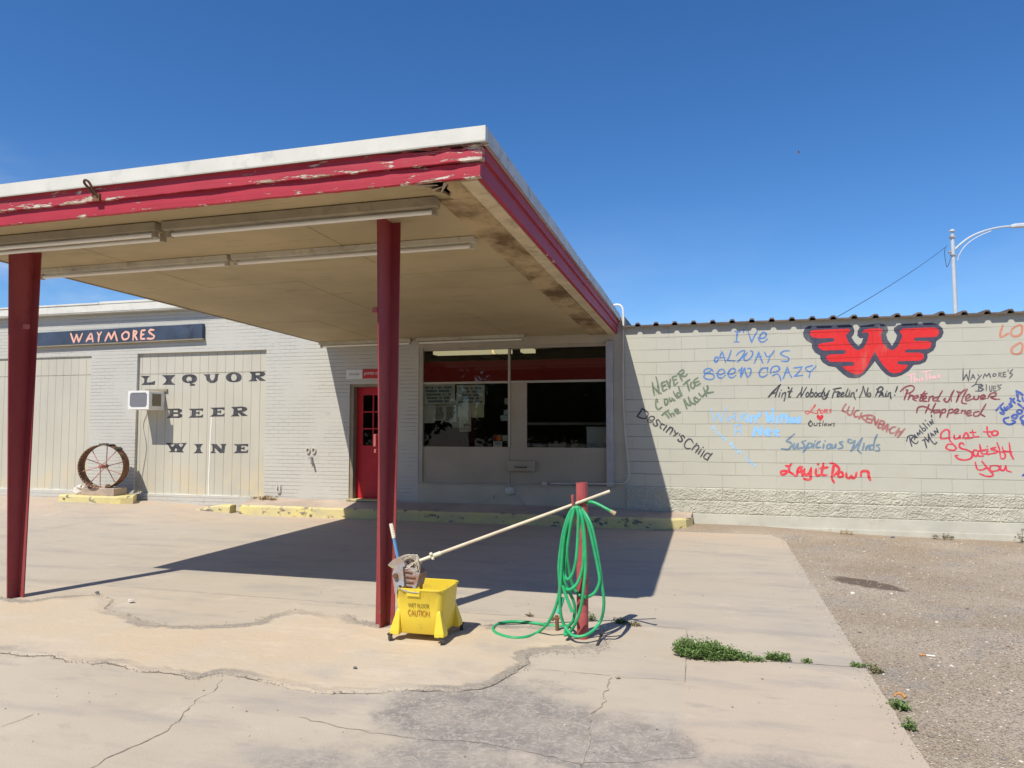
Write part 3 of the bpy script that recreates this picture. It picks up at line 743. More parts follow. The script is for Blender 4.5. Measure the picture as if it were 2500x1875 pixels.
# ------------------------------------------------------------ block building with the painted wall
blk = thing('block_building', (3.5, W, 0), 'long cream concrete block building with hand painted slogans and a ribbed brown metal roof edge', 'building')
MB().box(-1.37, 9.5, W, W + .2, .614, 3.25).build('block_wall', M['cmu'], blk)
mb = MB()
sx, sz = 860, 46
for j in range(sz + 1):
    for i in range(sx + 1):
        x = -1.37 + 7.2 * i / sx; z = .205 + .409 * j / sz
        row = 0 if z < .410 else 1; zz = (z - .205) % .2045
        bx = (x + .454 + .2032 * row) % .4064
        e = min(bx, .4064 - bx, min(abs(z - .205), abs(z - .4095), abs(z - .614)))
        k = ss(.002, .014, e); v = Vector((x * 9, z * 12, 0)); cell = math.floor((x + .454 + .2032 * row) / .4064) * 7.3 + row * 3
        d = (.40 * noise.noise(v + Vector((0, 0, cell))) + .50 * noise.noise(v * 3.1 + Vector((0, 0, cell))) + .55 * noise.noise(Vector((v.x * 6.0, v.z + v.y * 7.0, cell)))) * .016
        mb.v.append((x, W - .004 - k * (.010 + d), z))
for j in range(sz):
    for i in range(sx):
        a = j * (sx + 1) + i; mb.f.append((a, a + 1, a + sx + 2, a + sx + 1))
mb.build('split_face_base', M['splitface'], blk, smooth=False)
MB().box(-1.37, 5.83, W, W + .2, .205, .6135).box(5.83, 9.5, W - .01, W + .2, .205, .6135).build('inner_base', M['splitface'], blk)
MB().box(-.36, 9.5, W - .022, W + .2, -.4, .204).build('footing', M['footing'], blk, bevel=.006)
MB().box(-.36, 9.5, W - .034, W - .0225, -.4, .035).build('footing', M['footing'], blk, bevel=.004)
MB().box(-1.37, 9.5, W + .21, 22, 0, 3.20).build('building_core', M['cmu'], blk)
# corrugated roof sheet, ribs run back from the eave
prof = []; x = -1.40
ribs = [-1.154 + .2985 * k for k in range(36)]
for r in ribs:
    prof += [(r - .050, 0), (r - .024, .042), (r + .024, .042), (r + .050, 0)]
prof = [(-1.40, 0)] + prof + [(9.6, 0)]
def roofpt(p, y, t): return (p[0], y, 3.254 + p[1] + t + .02 * (y - 12.07) + .004 * noise.noise(Vector((p[0] * .9, 0, 5))))
mb = MB(); n = len(prof)
ys_ = [12.065, 12.5, 22]
mb.loft([[roofpt(p, y, .008) for p in prof] + [roofpt(p, y, 0) for p in reversed(prof)] for y in ys_], cap=False)
e0 = [roofpt(p, ys_[0], .008) for p in prof]; e1 = [roofpt(p, ys_[0], -.016) for p in prof]
mb.add(e0 + e1, [(i, i + 1, n + i + 1, n + i) for i in range(n - 1)])
mb.build('metal_roof', M['roofmetal'], blk, smooth=False)

# emblem
EM_OUT = [(200,150),(500,145),(780,130),(830,160),(850,210),(840,270),(808,310),(850,380),(905,435),(950,390),(975,320),(930,325),(890,290),(895,220),(940,150),(1050,135),(1180,115),(1270,125),(1320,170),(1330,220),(1300,270),(1320,340),(1385,435),(1440,340),(1455,280),(1410,220),(1410,180),(1470,135),(1560,120),(1950,105),(2040,130),(2100,180),(2118,240),(2090,310),(2010,370),(2005,440),(1970,500),(1885,550),(1890,600),(1860,660),(1780,695),(1690,705),(1620,790),(1520,850),(1440,875),(1370,875),(1300,840),(1220,760),(1140,650),(1080,730),(1000,830),(920,885),(850,895),(760,885),(680,830),(580,735),(480,720),(400,670),(365,620),(362,570),(290,530),(245,460),(245,400),(170,360),(125,300),(120,240),(150,180)]
EM_IN = [(230,215),(300,208),(600,195),(770,190),(790,215),(770,240),(725,280),(760,370),(830,460),(900,500),(980,460),(1030,370),(1055,280),(1040,240),(960,250),(980,210),(1050,190),(1200,185),(1245,195),(1250,225),(1225,260),(1240,370),(1310,460),(1390,500),(1460,450),(1510,350),(1530,290),(1500,240),(1495,210),(1540,190),(1750,178),(1990,172),(2040,200),(2055,250),(2020,300),(1960,310),(1720,315),(1690,340),(1720,365),(1900,365),(1945,390),(1930,460),(1860,480),(1600,485),(1560,505),(1590,530),(1780,530),(1835,555),(1835,610),(1780,645),(1480,650),(1450,675),(1480,695),(1615,705),(1570,760),(1500,810),(1420,825),(1340,800),(1260,710),(1190,610),(1140,515),(1090,600),(1030,730),(950,830),(880,845),(790,810),(720,770),(680,725),(830,715),(850,690),(820,660),(760,660),(510,660),(450,620),(450,580),(500,555),(700,550),(735,520),(700,490),(400,500),(340,460),(330,420),(380,395),(540,375),(575,345),(540,322),(330,325),(260,315),(215,270)]
def fpts(lst, fr): return [(q.x, q.z) for q in (P(fr[0] + a / fr[2], fr[1] + b / fr[2], W) for a, b in lst)]
em = MB().flat_y([fpts(EM_OUT, fF)], W - .002).build('painted_emblem', paint('emblem dark paint', 78, 80, 98, .9, .05), blk)
em['label'] = 'dark outline of the winged letter emblem'
e2 = MB().flat_y([fpts(EM_IN, fF)], W - .003).build('emblem_fill', paint('emblem red paint', 238, 52, 55, .9, .03), em); e2['label'] = 'red fill of the winged letter emblem'

SL = lambda g, wpx, c, lab: paint_strokes(g, wpx, paint('slogan paint', *c), 'painted_slogan', blk, label=lab)
SL([("1575,210 1620,222 1675,218; 1625,225 1612,320 1605,400; 1570,400 1655,405; 1738,175 1732,235; 1815,210 1850,320 1880,415; 1880,415 1925,310 1985,205; 1995,325 2050,340 2120,320 2140,260 2090,232 2040,280 2010,350 2040,400 2100,400 2165,350; 1265,668 1222,690 1215,750 1250,760 1310,660 1350,580; 1350,580 1385,680 1415,770; 1240,690 1400,685; 1510,555 1480,660 1440,735; 1440,735 1500,740 1580,745; 1605,650 1660,590 1730,560 1755,580 1700,680 1620,765; 1640,755 1720,670 1800,600; 1800,600 1745,680 1750,730 1800,735 1870,680 1900,610 1885,570 1855,570; 1925,785 1970,690 2010,585; 2010,585 2040,690 2085,790; 1950,685 2060,665; 1190,935 1150,890 1080,885 1025,925 1040,965 1110,945 1170,900; 1040,970 1150,975 1205,1010 1190,1065 1110,1080 1030,1050 1030,1000 1090,960; 1245,970 1300,990 1370,975 1395,930 1350,895 1290,920 1260,990 1290,1045 1350,1050 1410,1000; 1445,970 1500,985 1570,960 1590,910 1545,880 1490,910 1455,980 1480,1035 1540,1045 1600,1000; 1640,930 1710,870; 1710,860 1690,950 1680,1040; 1690,1040 1740,900 1760,870; 1760,870 1770,960 1800,1040; 1800,1040 1850,1000 1870,920 1850,880 1805,880; 2170,860 2160,940; 2170,880 2100,870 2040,910 2015,970 2040,1025 2100,1030 2170,985", (*fA[:2], 7.373)),
    ], 25, (92, 136, 200), 'thin blue slogan in three lines left of the winged emblem')
SL([("1048,400 1065,430 1090,425 1115,390; 1088,428 1070,475; 1220,390 1185,392 1160,410 1180,425 1215,440 1210,462 1165,462", fH)], 9.5, (92, 136, 200), 'last letters of the thin blue middle line')
SL([("130,190 125,140 160,90 220,80 250,110 230,150 160,165; 150,220 210,190 250,220 270,290; 300,260 330,190 360,95; 360,95 390,180 425,245; 320,180 390,170; 455,105 510,100 575,90; 575,90 520,170 460,225; 460,225 580,210; 615,110 650,150 700,150 770,80; 620,100 720,70; 690,150 670,245", fC)], 20, (92, 136, 200), 'end of the thin blue bottom line')
SL([("95,1140 110,1260 130,1365; 160,1035 195,1180 210,1340; 130,1230 190,1300 255,1335; 320,1120 260,1150 275,1210 285,1285 355,1255; 275,1205 330,1180; 350,1105 380,1170 405,1245; 405,1245 410,1150 420,1075; 530,1015 455,1040 475,1110 490,1180 550,1135; 470,1100 525,1075; 570,975 600,1040 630,1105; 550,985 610,920 650,910 660,950 610,1000 630,1020 690,1020 720,985; 190,1490 175,1440 155,1480 160,1570 200,1620 265,1580; 305,1430 330,1540 370,1500 360,1440 310,1435; 395,1410 420,1475 450,1440 445,1410; 450,1440 500,1460; 470,1295 500,1360 550,1415; 565,1210 590,1290 625,1370; 600,1320 540,1330 545,1385 590,1385 610,1330; 650,1180 710,1120 770,1080; 715,1130 740,1220 760,1285; 790,1135 785,1210 830,1240 860,1180 820,1130; 910,1050 840,1110 880,1190 960,1150; 860,1140 930,1110; 660,1450 690,1530 715,1610; 670,1440 700,1500 750,1550; 740,1390 765,1470 780,1550; 750,1440 800,1500 865,1525; 920,1440 860,1400 850,1450 890,1490 940,1450 960,1430; 930,1330 960,1370 1000,1390; 1010,1225 1040,1300 1065,1380; 1085,1195 1085,1260 1000,1390; 1060,1320 1110,1320 1190,1305", fA),
    ("560,250 620,200 680,155; 620,200 660,260 690,300; 680,200 740,280; 710,240 755,215 790,260; 800,190 850,170 840,140 800,150 800,190 840,215 890,195", fB)], 31, (112, 128, 106), 'slanted grey green slogan in three lines at the left end')
SL([("205,125 165,200 110,275; 205,130 300,190 310,240 270,305 190,300 115,270; 310,310 370,345 425,310 410,275 350,275 310,330 330,375 400,370; 530,380 500,335 460,345 470,390 480,420 450,445 410,420 405,395; 565,395 525,460 550,490; 545,400 610,425; 650,430 590,520; 705,460 635,555; 660,520 720,470 755,500 705,595; 790,520 800,570 830,580; 850,560 820,590 770,625; 885,580 870,610; 970,655 940,615 900,625 915,665 925,700 890,725 850,700 855,680; 1125,750 1090,690 1040,680 980,740 970,810 1010,850 1075,845; 1190,755 1100,870; 1130,830 1190,790 1225,810 1210,860 1165,920; 1270,860 1215,945; 1300,825 1304,831; 1325,885 1255,1000; 1465,935 1410,1000 1380,1060; 1440,960 1380,930 1320,980 1320,1020 1370,1050", fB)], 25, (68, 70, 80), 'dark slogan sloping down across the shadow edge')
SL([("1435,130 1470,240 1500,360; 1500,360 1540,270 1570,200; 1570,200 1600,280 1620,370; 1620,370 1670,230 1720,100; 1760,260 1720,330 1750,360 1800,320 1780,270 1750,270; 1820,210 1890,215 1880,260 1820,290 1880,310 1940,370; 1980,190 1975,360; 2080,210 1990,280; 1990,280 2090,360; 1850,430 1990,425; 1880,440 1880,615; 1985,430 1970,615; 1880,540 1970,530", fB),
    ("930,835 935,885; 955,890 960,850 985,850 990,890; 1015,825 1005,850; 1060,815 1075,890; 1075,890 1095,840; 1095,840 1110,890; 1110,890 1105,795; 1140,850 1140,895; 1170,830 1170,890; 1155,845 1190,845; 1200,830 1203,890; 1203,865 1220,855 1228,890; 1245,860 1240,885 1258,885 1255,860 1245,860; 1270,860 1275,888 1292,885 1295,850; 970,985 985,920; 985,920 1020,980; 1020,980 1030,915; 1055,960 1085,955 1080,940 1058,945 1055,970 1090,980; 1130,935 1125,975 1145,980; 1110,955 1145,950", (1500, 720, 2.86))], 19, (150, 202, 250), 'bright pale blue slogan in two lines mid wall')
SL([("90,520 130,475 170,430 215,385 265,340; 105,515 180,430 265,345; 260,345 220,430 190,520; 150,470 215,455; 260,450 240,520; 275,420 279,424; 300,460 280,520; 295,480 335,455 330,520 315,575; 375,380 385,400; 430,390 390,480 385,520 410,515; 370,445 430,440; 495,525 560,440 575,375; 575,375 560,450 555,520; 555,520 600,440 635,380; 650,450 625,490 640,515 670,490 655,450; 710,400 680,500; 685,480 720,455 735,490 700,515 680,500; 765,455 745,490 765,515 790,485 770,455; 890,395 850,500 870,515; 845,460 810,470 805,505 830,510 855,470; 890,450 890,500 920,490 960,425; 945,460 915,530 880,550 860,535; 1050,405 1020,460 1000,530; 1010,410 1060,400 1130,390; 1025,455 1090,440; 1075,490 1110,470 1100,450 1075,475 1075,515 1115,500; 1135,490 1165,470 1155,450 1130,475 1130,515 1175,500; 1225,400 1195,480 1200,515 1225,500; 1245,455 1235,510 1255,505; 1250,430 1253,434; 1275,460 1265,515; 1270,480 1305,455 1310,510 1330,555; 1355,410 1340,440; 1385,530 1425,440 1440,365; 1440,365 1460,440 1480,510; 1480,510 1500,430 1510,390; 1530,455 1500,490 1520,515 1545,490 1535,455; 1660,400 1640,450 1615,505; 1630,410 1690,375 1720,400 1690,440 1640,455; 1665,515 1690,470 1710,455 1725,515; 1675,490 1720,485; 1765,460 1755,510 1775,505; 1775,435 1778,439; 1800,460 1790,510; 1795,480 1825,455 1825,500 1835,545; 1925,370 1912,410 1895,450; 1885,490 1889,494", fC)], 19, (62, 64, 72), 'long dark one line slogan under the winged emblem')
SL([("695,670 710,700 760,640 755,630 735,660 700,720 650,760 615,740 640,720 700,735 760,750 800,755; 790,750 800,700 820,690 830,750; 840,700 845,750 880,735 860,705; 890,690 888,745; 935,695 910,700 912,745 940,740; 912,720 935,715; 990,695 960,705 985,730 960,750", fC)], 12, (222, 60, 68), 'small red word above the heart')
ht = [(0, -18), (14, -38), (36, -40), (50, -22), (44, 4), (22, 30), (0, 48), (-22, 30), (-44, 4), (-50, -22), (-36, -40), (-14, -38)]
o = MB().flat_y([fpts([(827 + a, 812 + b) for a, b in ht], fC)], W - .0025).build('painted_heart', paint('heart paint', 232, 62, 72, .9, .05), blk); o['label'] = 'small red heart between two small words'
SL([("690,850 720,900 690,940 660,900 690,850; 700,860 668,902 692,930; 745,890 745,925 780,920 785,885; 825,870 815,930 835,925; 800,895 845,890; 875,855 860,930; 910,890 885,910 895,930 915,895 920,930; 940,890 945,930 970,900 975,930 995,890; 1035,890 1010,900 1030,920 1015,938", fC)], 11, (70, 70, 70), 'small dark word below the heart')
SL([("1195,620 1160,670 1140,720; 1140,715 1195,735; 1240,655 1215,740 1240,775 1275,760 1310,670; 1375,710 1340,715 1310,760 1325,800 1370,795; 1420,745 1380,830; 1500,775 1400,800; 1410,800 1465,855; 1575,785 1510,775; 1510,775 1475,870; 1475,870 1540,885; 1495,825 1550,835; 1550,890 1600,800; 1600,800 1615,920; 1615,920 1660,835; 1690,850 1650,950 1700,955 1730,920 1680,905; 1690,855 1735,870 1730,905 1680,905; 1715,985 1790,905; 1790,905 1770,1015; 1740,960 1800,975; 1900,945 1860,950 1815,990 1830,1030 1880,1030; 1950,965 1895,1070; 2030,970 1930,1090; 1905,1015 1990,1015", fC)], 27, (172, 108, 106), 'faded brick red capitals curving down to the right')
SL([("305,550 220,620 185,660 250,680 265,720 210,780 110,770; 305,690 285,750 310,770 360,690; 360,690 350,760 375,770; 475,650 415,670 450,710 440,755 385,760; 520,680 480,760 435,825; 505,700 560,690 560,740 490,765; 600,690 585,765; 615,655 618,660; 690,660 640,700 630,750 690,750; 745,700 735,765; 762,652 765,657; 825,700 790,735 800,770 845,755 850,710 825,700; 870,710 865,760 900,750 925,700; 925,700 920,760; 1030,665 980,680 1020,720 1025,755 960,770; 1160,640 1120,630 1110,670 1160,685 1200,650; 1215,650 1190,730 1150,810; 1160,800 1240,720 1320,610; 1320,610 1275,720 1255,790 1305,840; 1345,720 1325,790; 1345,690 1348,695; 1375,790 1390,735; 1380,770 1430,720 1430,790; 1545,560 1505,650 1490,790; 1490,710 1440,730 1430,780 1480,780; 1580,710 1535,720 1575,760 1570,800 1520,800", fG)], 27, (118, 142, 162), 'grey blue slogan of two words in brush script')
SL([("175,1025 220,1035 260,1000; 220,1035 215,1100 150,1155 105,1150 110,1110 180,1105 250,1130 325,1185; 345,1165 350,1100 385,1050 420,1045; 385,1050 420,1110 425,1180; 345,1120 420,1115; 455,1070 450,1130 480,1165 530,1130 555,1060; 555,1060 545,1150 545,1220 500,1235 445,1220; 630,1075 625,1140 645,1175 690,1165; 655,1000 660,1006; 740,990 720,1090 720,1160 790,1165; 690,1065 740,1060 800,1050; 840,985 900,1000 970,1060 960,1110 890,1180; 895,1010 880,1100 865,1210 900,1280; 980,1115 960,1160 975,1195 1030,1180 1020,1130 980,1115; 1080,1140 1090,1200 1130,1210 1160,1170; 1160,1170 1180,1215 1220,1190 1235,1130; 1300,1185 1310,1120 1360,1105 1410,1120 1420,1190 1440,1240", fG)], 36, (228, 58, 72), 'bold red slogan lowest on the wall')
SL([("230,255 390,220; 310,240 310,370; 360,250 365,380; 365,330 400,310 410,350; 440,310 445,350; 510,290 475,310 510,330 480,350; 480,205 640,175; 560,190 570,330; 620,240 625,320; 660,310 665,270 690,270 690,305; 690,275 715,265 718,300; 800,250 770,250 770,290 800,280", fD)], 25, (240, 190, 194), 'pale pink words under the right wing of the emblem')
SL([("1185,145 1180,340; 1180,340 1240,230; 1240,230 1275,350; 1275,350 1300,155; 1310,325 1350,230; 1350,230 1385,310; 1325,290 1375,280; 1430,235 1450,265; 1500,240 1430,320 1390,400 1330,440; 1520,300 1550,225; 1550,225 1580,270; 1580,270 1625,215; 1625,215 1645,285; 1700,220 1685,260 1720,265 1740,230 1700,220; 1785,205 1785,275; 1785,205 1830,215 1795,240 1845,280; 1905,195 1860,205 1870,275 1910,265; 1865,235 1900,230; 1945,155 1940,185; 2020,150 1965,215; 1965,215 2015,235 1960,300; 1390,405 1500,400; 1450,405 1445,510; 1390,515 1500,515; 1460,410 1520,425 1460,455 1530,485 1470,515; 1575,405 1575,510; 1630,430 1635,510 1665,510 1670,420; 1740,430 1690,435; 1690,435 1700,515; 1700,515 1750,510; 1695,470 1735,465; 1775,405 1765,430; 1830,405 1770,445 1815,465 1770,500", fD)], 18, (92, 92, 98), 'rough grey two line slogan in thin strokes, upper right')
SL([("125,525 200,455 300,425 360,455 330,520 235,565; 220,500 250,500 220,570 190,665; 255,660 290,590 285,570; 290,590 340,600 335,660; 350,650 420,620 410,590 365,610 350,660 400,685; 540,520 480,610 450,680 500,680; 470,580 580,555; 500,660 560,630 550,595 510,620 510,680 570,690; 600,690 620,605; 610,640 670,600 675,680; 835,510 760,640 740,680 790,685; 750,620 690,640 690,680 740,670; 850,665 880,640 870,680 930,690 1030,500; 1030,500 980,600 985,690; 1080,520 1110,545 1130,530; 1130,530 1100,620 1070,700; 1100,600 1190,510 1255,485; 1255,485 1190,600 1160,690 1180,720 1240,730; 1240,650 1300,610 1280,570 1230,620 1240,680 1340,650; 1370,600 1370,650 1430,650 1450,590; 1480,640 1550,610 1530,580 1480,610 1490,655 1570,640; 1600,640 1640,570 1700,545 1740,555 1720,600 1650,620 1710,650 1800,655; 400,880 420,800 500,775 580,800 660,850; 610,740 580,810 545,885; 720,720 680,800 640,885; 770,840 700,840 690,880 760,870 780,830; 780,830 790,880; 830,830 810,900 790,960; 820,840 880,820 880,870 820,890; 950,830 930,900 910,960; 940,840 1000,820 1010,870 950,890; 1030,880 1100,850 1090,820 1040,840 1040,890 1110,890; 1150,890 1170,840; 1170,850 1220,850 1210,900; 1250,900 1310,880 1300,845 1250,870 1260,930 1330,920; 1570,730 1500,850 1480,900 1550,945; 1450,860 1370,880 1370,935 1440,930 1500,850", fD)], 27, (142, 66, 78), 'maroon two line slogan in looping script')
SL([("100,570 120,490 190,460 215,490 180,540 230,600 280,610 305,570; 150,500 170,590 195,665; 245,545 235,450; 235,450 290,510; 240,510 280,490; 310,470 285,415; 285,415 340,440; 340,440 330,370; 330,370 395,435; 335,285 400,390; 380,340 420,330 440,370 400,390; 390,240 475,340; 470,250 520,300; 435,190 440,200; 510,215 550,270; 525,215 580,250; 580,250 550,175; 545,95 548,135; 380,555 430,535; 420,540 440,620 460,690; 420,490 500,590; 500,590 485,430; 485,430 530,540 600,620 645,585; 555,485 525,420; 525,420 600,470; 550,460 580,440; 625,445 590,380; 590,380 665,410; 665,410 635,330", fE)], 22, (64, 66, 86), 'dark navy two word slogan slanting steeply up')
SL([("870,510 740,525 710,490 730,410 810,360 860,390 865,500 880,560 960,650 990,700 930,735 830,710 810,670 850,620 915,630; 955,455 960,520 1020,520 1060,460; 1060,460 1060,525; 1110,520 1150,430 1190,430 1210,500 1150,520; 1210,520 1300,500; 1280,365 1310,480 1400,485; 1240,410 1340,410; 1545,310 1555,430 1590,480 1610,490; 1480,400 1630,400; 1680,375 1630,420 1660,465 1730,450 1735,400 1680,375; 1130,635 1110,605 1060,610 1050,670 1100,705 1200,730 1280,790 1260,870 1160,905 1040,890 975,830 1020,825; 1380,740 1310,730 1300,800 1350,840 1390,760; 1390,740 1390,830 1480,835; 1415,630 1450,780 1520,800; 1400,745 1560,715; 1560,730 1540,800 1620,795; 1548,660 1551,665; 1700,680 1620,710 1720,740 1720,770 1640,790; 1725,595 1770,720 1790,860 1840,885 1875,840 1850,770 1750,760; 1820,670 1850,740 1990,765; 1945,600 1970,780 2020,890; 1335,950 1360,1050 1400,1085 1470,1080 1530,1050; 1455,930 1560,1060 1650,1160 1620,1200 1520,1195 1410,1150; 1680,1005 1610,1020 1600,1080 1660,1110 1760,1080 1760,1020 1680,1005; 1790,1010 1790,1080 1850,1090 1885,1010; 1885,1010 1900,1090 1985,1125", fE)], 32, (222, 62, 84), 'large red script slogan in three lines at the right end')
SL([("1640,590 1570,820 1600,915 1790,815; 2100,580 1900,690 1870,850 1990,900 2130,830 2160,650 2100,580; 2110,1060 1900,1200 1880,1320 1980,1380 2130,1330 2170,1140 2110,1060", fR)], 58, (208, 138, 112), 'salmon orange capitals at the upper right corner')
SL([("1740,845 1860,720; 1800,770 1870,880 1850,905 1810,880; 1880,790 1905,840 1930,790; 1930,780 1960,810; 1990,720 1970,745 2005,765 1975,790; 1980,640 2060,720; 1990,690 2050,640; 2100,670 2150,690; 2080,510 2110,640; 2080,510 2190,580; 2100,570 2150,540; 1950,960 1870,990 1890,1050 1970,1080 2060,1040 2010,1010; 2050,910 2010,950 2060,980 2100,930 2050,910; 2120,830 2090,870 2150,900 2180,850 2120,830; 2110,730 2170,780 2240,830; 2200,930 2150,980 2212,1040; 2170,1000 2200,1080 2280,1100; 2180,620 2200,680 2260,690", fD)], 38, (70, 98, 176), 'thick royal blue slanted slogan cut by the right edge')
SL([("2180,1195 2212,1165 2260,1150; 2212,1165 2240,1240", fE)], 30, (66, 92, 168), 'royal blue end of a stroke low at the right edge')
# sloping pale blue words
def along(word, a, b, h, glyphs):
    n = len(word); out = []; d = Vector((b[0] - a[0], b[1] - a[1])); L = d.length; d.normalize(); nv = Vector((d.y, -d.x))
    for i, ch in enumerate(word):
        if ch == ' ': continue
        o = Vector(a) + d * (L * i / n)
        for st in glyphs[ch]:
            out.append(' '.join('%.1f,%.1f' % tuple(o + d * (px * L / n * .8) + nv * (pz * h)) for px, pz in st))
    return '; '.join(out)
GL = {'S': [[(.9, .9), (.4, 1), (.1, .75), (.8, .35), (.5, 0), (0, .1)]], 't': [[(.5, .9), (.45, .1), (.8, 0)], [(.1, .6), (.9, .6)]], 'o': [[(.5, .6), (.1, .3), (.5, 0), (.9, .3), (.5, .6)]], 'r': [[(.2, .6), (.2, 0)], [(.2, .4), (.8, .6)]], 'm': [[(.1, .6), (.1, 0)], [(.1, .5), (.4, .6), (.45, 0)], [(.45, .5), (.8, .6), (.85, 0)]], 's': [[(.8, .6), (.2, .5), (.8, .2), (.1, 0)]], 'N': [[(.1, 0), (.1, 1)], [(.1, 1), (.9, 0)], [(.9, 0), (.9, 1)]], 'e': [[(.1, .3), (.9, .35), (.5, .6), (.1, .3), (.5, 0), (.9, .1)]], 'v': [[(.1, .6), (.5, 0)], [(.5, 0), (.9, .6)]], 'L': [[(.1, 1), (.1, 0)], [(.1, 0), (.9, 0)]], 'a': [[(.8, .6), (.2, .4), (.3, 0), (.8, .3)], [(.8, .6), (.9, 0)]]}
SL([(along('Storms Never Last', (1435, 478), (2240, 1200), 70, GL), fB)], 17, (168, 212, 246), 'small pale sky blue words sloping down below the pale blue slogan')
SL([("920,1385 925,1400 945,1402 958,1390", (1900, 720, 2.675))], 9, (90, 90, 110), 'small loose dark hook mark on the rough base')

# ------------------------------------------------------------ brick shop
shop = thing('brick_shop', (-8, W, 0), 'white painted brick shop with boarded bays, a red door and a wide shop window', 'building')
T = .25
mb = MB()
for b in [(-20, -16.8, -.2, 3.95), (-16.8, -12.30, 3.04, 3.95), (-16.8, -12.30, -.2, .276), (-12.30, -11.165, -.2, 3.95), (-11.165, -8.19, 3.06, 3.95), (-11.165, -8.19, -.2, .255), (-8.19, -6.42, -.2, 3.95), (-6.42, -5.47, 2.37, 3.95), (-6.42, -5.47, -.2, .25), (-5.47, -5.06, -.2, 3.95)]:
    mb.box(b[0], b[1], W, W + T, b[2], b[3])
wall = mb.build('brick_wall', M['brick'], shop)
MB().box(-5.06, -1.57, W, W + T, -.2, .575).box(-5.06, -1.57, W, W + T, 3.0, 3.42).box(-1.57, -1.37, W, W + T, -.2, 3.42).build('plaster_wall', M['plaster'], shop)
mb = MB().box(-20, -5.0, 11.99, 12.5, 3.925, 4.075).box(-20, -12.0, 11.975, 12.5, 4.075, 4.11).box(-11.995, -5.0, 11.98, 12.5, 4.0755, 4.125).box(-20, -5, 12.0, 12.13, 3.905, 3.9245)
mb.build('parapet_cap', M['trim'], shop, bevel=.006)
MB().box(-20, -5.0, 12.5, 24, 3.5, 3.7).box(-5.3, -5.0, 12.401, 24, 3.26, 3.92).box(-20, -19.75, 12.401, 24, -.2, 3.49).box(-4.99, -1.37, 12.401, 24, 3.27, 3.42).build('roof', M['roofing'], shop)
# room behind the window
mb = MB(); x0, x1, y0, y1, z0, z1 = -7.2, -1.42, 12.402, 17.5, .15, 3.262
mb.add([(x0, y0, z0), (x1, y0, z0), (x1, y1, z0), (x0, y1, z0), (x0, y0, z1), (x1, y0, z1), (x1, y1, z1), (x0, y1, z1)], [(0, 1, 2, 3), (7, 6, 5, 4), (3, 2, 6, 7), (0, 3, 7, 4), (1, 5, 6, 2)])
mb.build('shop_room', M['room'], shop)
# boarded bays
MB().box(-16.8, -12.30, W + .03, W + .12, .276, 3.04).build('boarded_bay', M['panel'], shop)
bay = MB().box(-11.165, -8.19, W + .055, W + .15, .255, 3.06).build('boarded_bay', M['panel'], shop)
MB().box(-16.8, -12.32, W + .025, W + .0295, 2.655, 2.662).box(-11.16, -8.2, W + .05, W + .0545, 2.645, 2.652).build('board_seam', M['crack'], shop)
mb = MB(); q = P(492, 1090, W + .05)
pts = [P(a, b, W + .05) for a, b in [(516, 1018), (514, 1050), (512, 1085), (511, 1120), (509, 1160), (508, 1209)]]
for i in range(len(pts) - 1):
    a, b = pts[i], pts[i + 1]; mb.add([(a.x - .012, W + .052, a.z), (a.x + .012, W + .052, a.z), (b.x + .014, W + .052, b.z), (b.x - .010, W + .052, b.z)], [(0, 1, 2, 3)])
mb.build('white_drip', M['pipe_white'], shop)
mb = MB()
for x in [-16.6 + .1 * k for k in range(43)]:
    mb.box(x, x + .1, W + .005, W + .03, .262 + random.uniform(-.006, .01), .29 + random.uniform(-.006, .012))
for x in [-11.15 + .12 * k for k in range(20)]:
    mb.box(x, x + .12, W + .03, W + .055, .245, .262 + random.uniform(-.004, .008))
mb.build('caulk_line', M['trim'], shop)
# stencilled words
def ell(cx, cy, rx, ry, n=22, p=1.0): return [(cx + rx * math.copysign(abs(math.cos(a)) ** p, math.cos(a)), cy + ry * math.copysign(abs(math.sin(a)) ** p, math.sin(a))) for a in [2 * math.pi * k / n for k in range(n)]]
def sh(l, dx, dy): return [[(a + dx, b + dy) for a, b in q] for q in l]
ST_L = [[(235,540),(365,540),(335,570),(325,600),(325,630),(385,625),(437,605),(432,660),(245,665),(285,630),(290,590),(270,560)]]
ST_I = [[(525,530),(710,528),(668,568),(650,600),(668,630),(710,660),(530,660),(575,625),(588,595),(568,562)]]
ST_Q = [ell(900, 578, 102, 60, p=.85) , ell(895, 585, 38, 36)]
ST_QT = [[(880,600),(925,610),(925,640),(975,652),(972,672),(903,674),(908,645)]]
ST_U = [[(1085,520),(1305,510),(1285,530),(1277,600),(1240,632),(1180,636),(1130,600),(1120,545)], [(1175,518),(1245,516),(1240,560),(1225,598),(1195,600),(1175,570)]]
ST_O = [ell(1498, 560, 106, 65, p=.85), ell(1498, 560, 38, 48)]
ST_R = [[(1705,485),(1850,478),(1910,490),(1926,520),(1890,545),(1850,552),(1932,605),(1850,607),(1800,560),(1800,590),(1822,610),(1695,613),(1735,585),(1740,520)], [(1790,503),(1850,500),(1850,527),(1795,532)]]
ST_B = [[(590,985),(760,980),(800,1000),(790,1030),(760,1043),(805,1065),(800,1095),(760,1108),(585,1110),(625,1080),(630,1010)], [(680,1005),(740,1005),(740,1030),(680,1030)], [(680,1055),(745,1055),(745,1085),(680,1085)]]
ST_E = [[(885,985),(1085,980),(1080,1020),(1050,1005),(990,1005),(985,1030),(1010,1030),(1035,1015),(1035,1065),(1010,1050),(985,1050),(985,1080),(1050,1080),(1085,1055),(1080,1102),(885,1106),(925,1075),(930,1010)]]
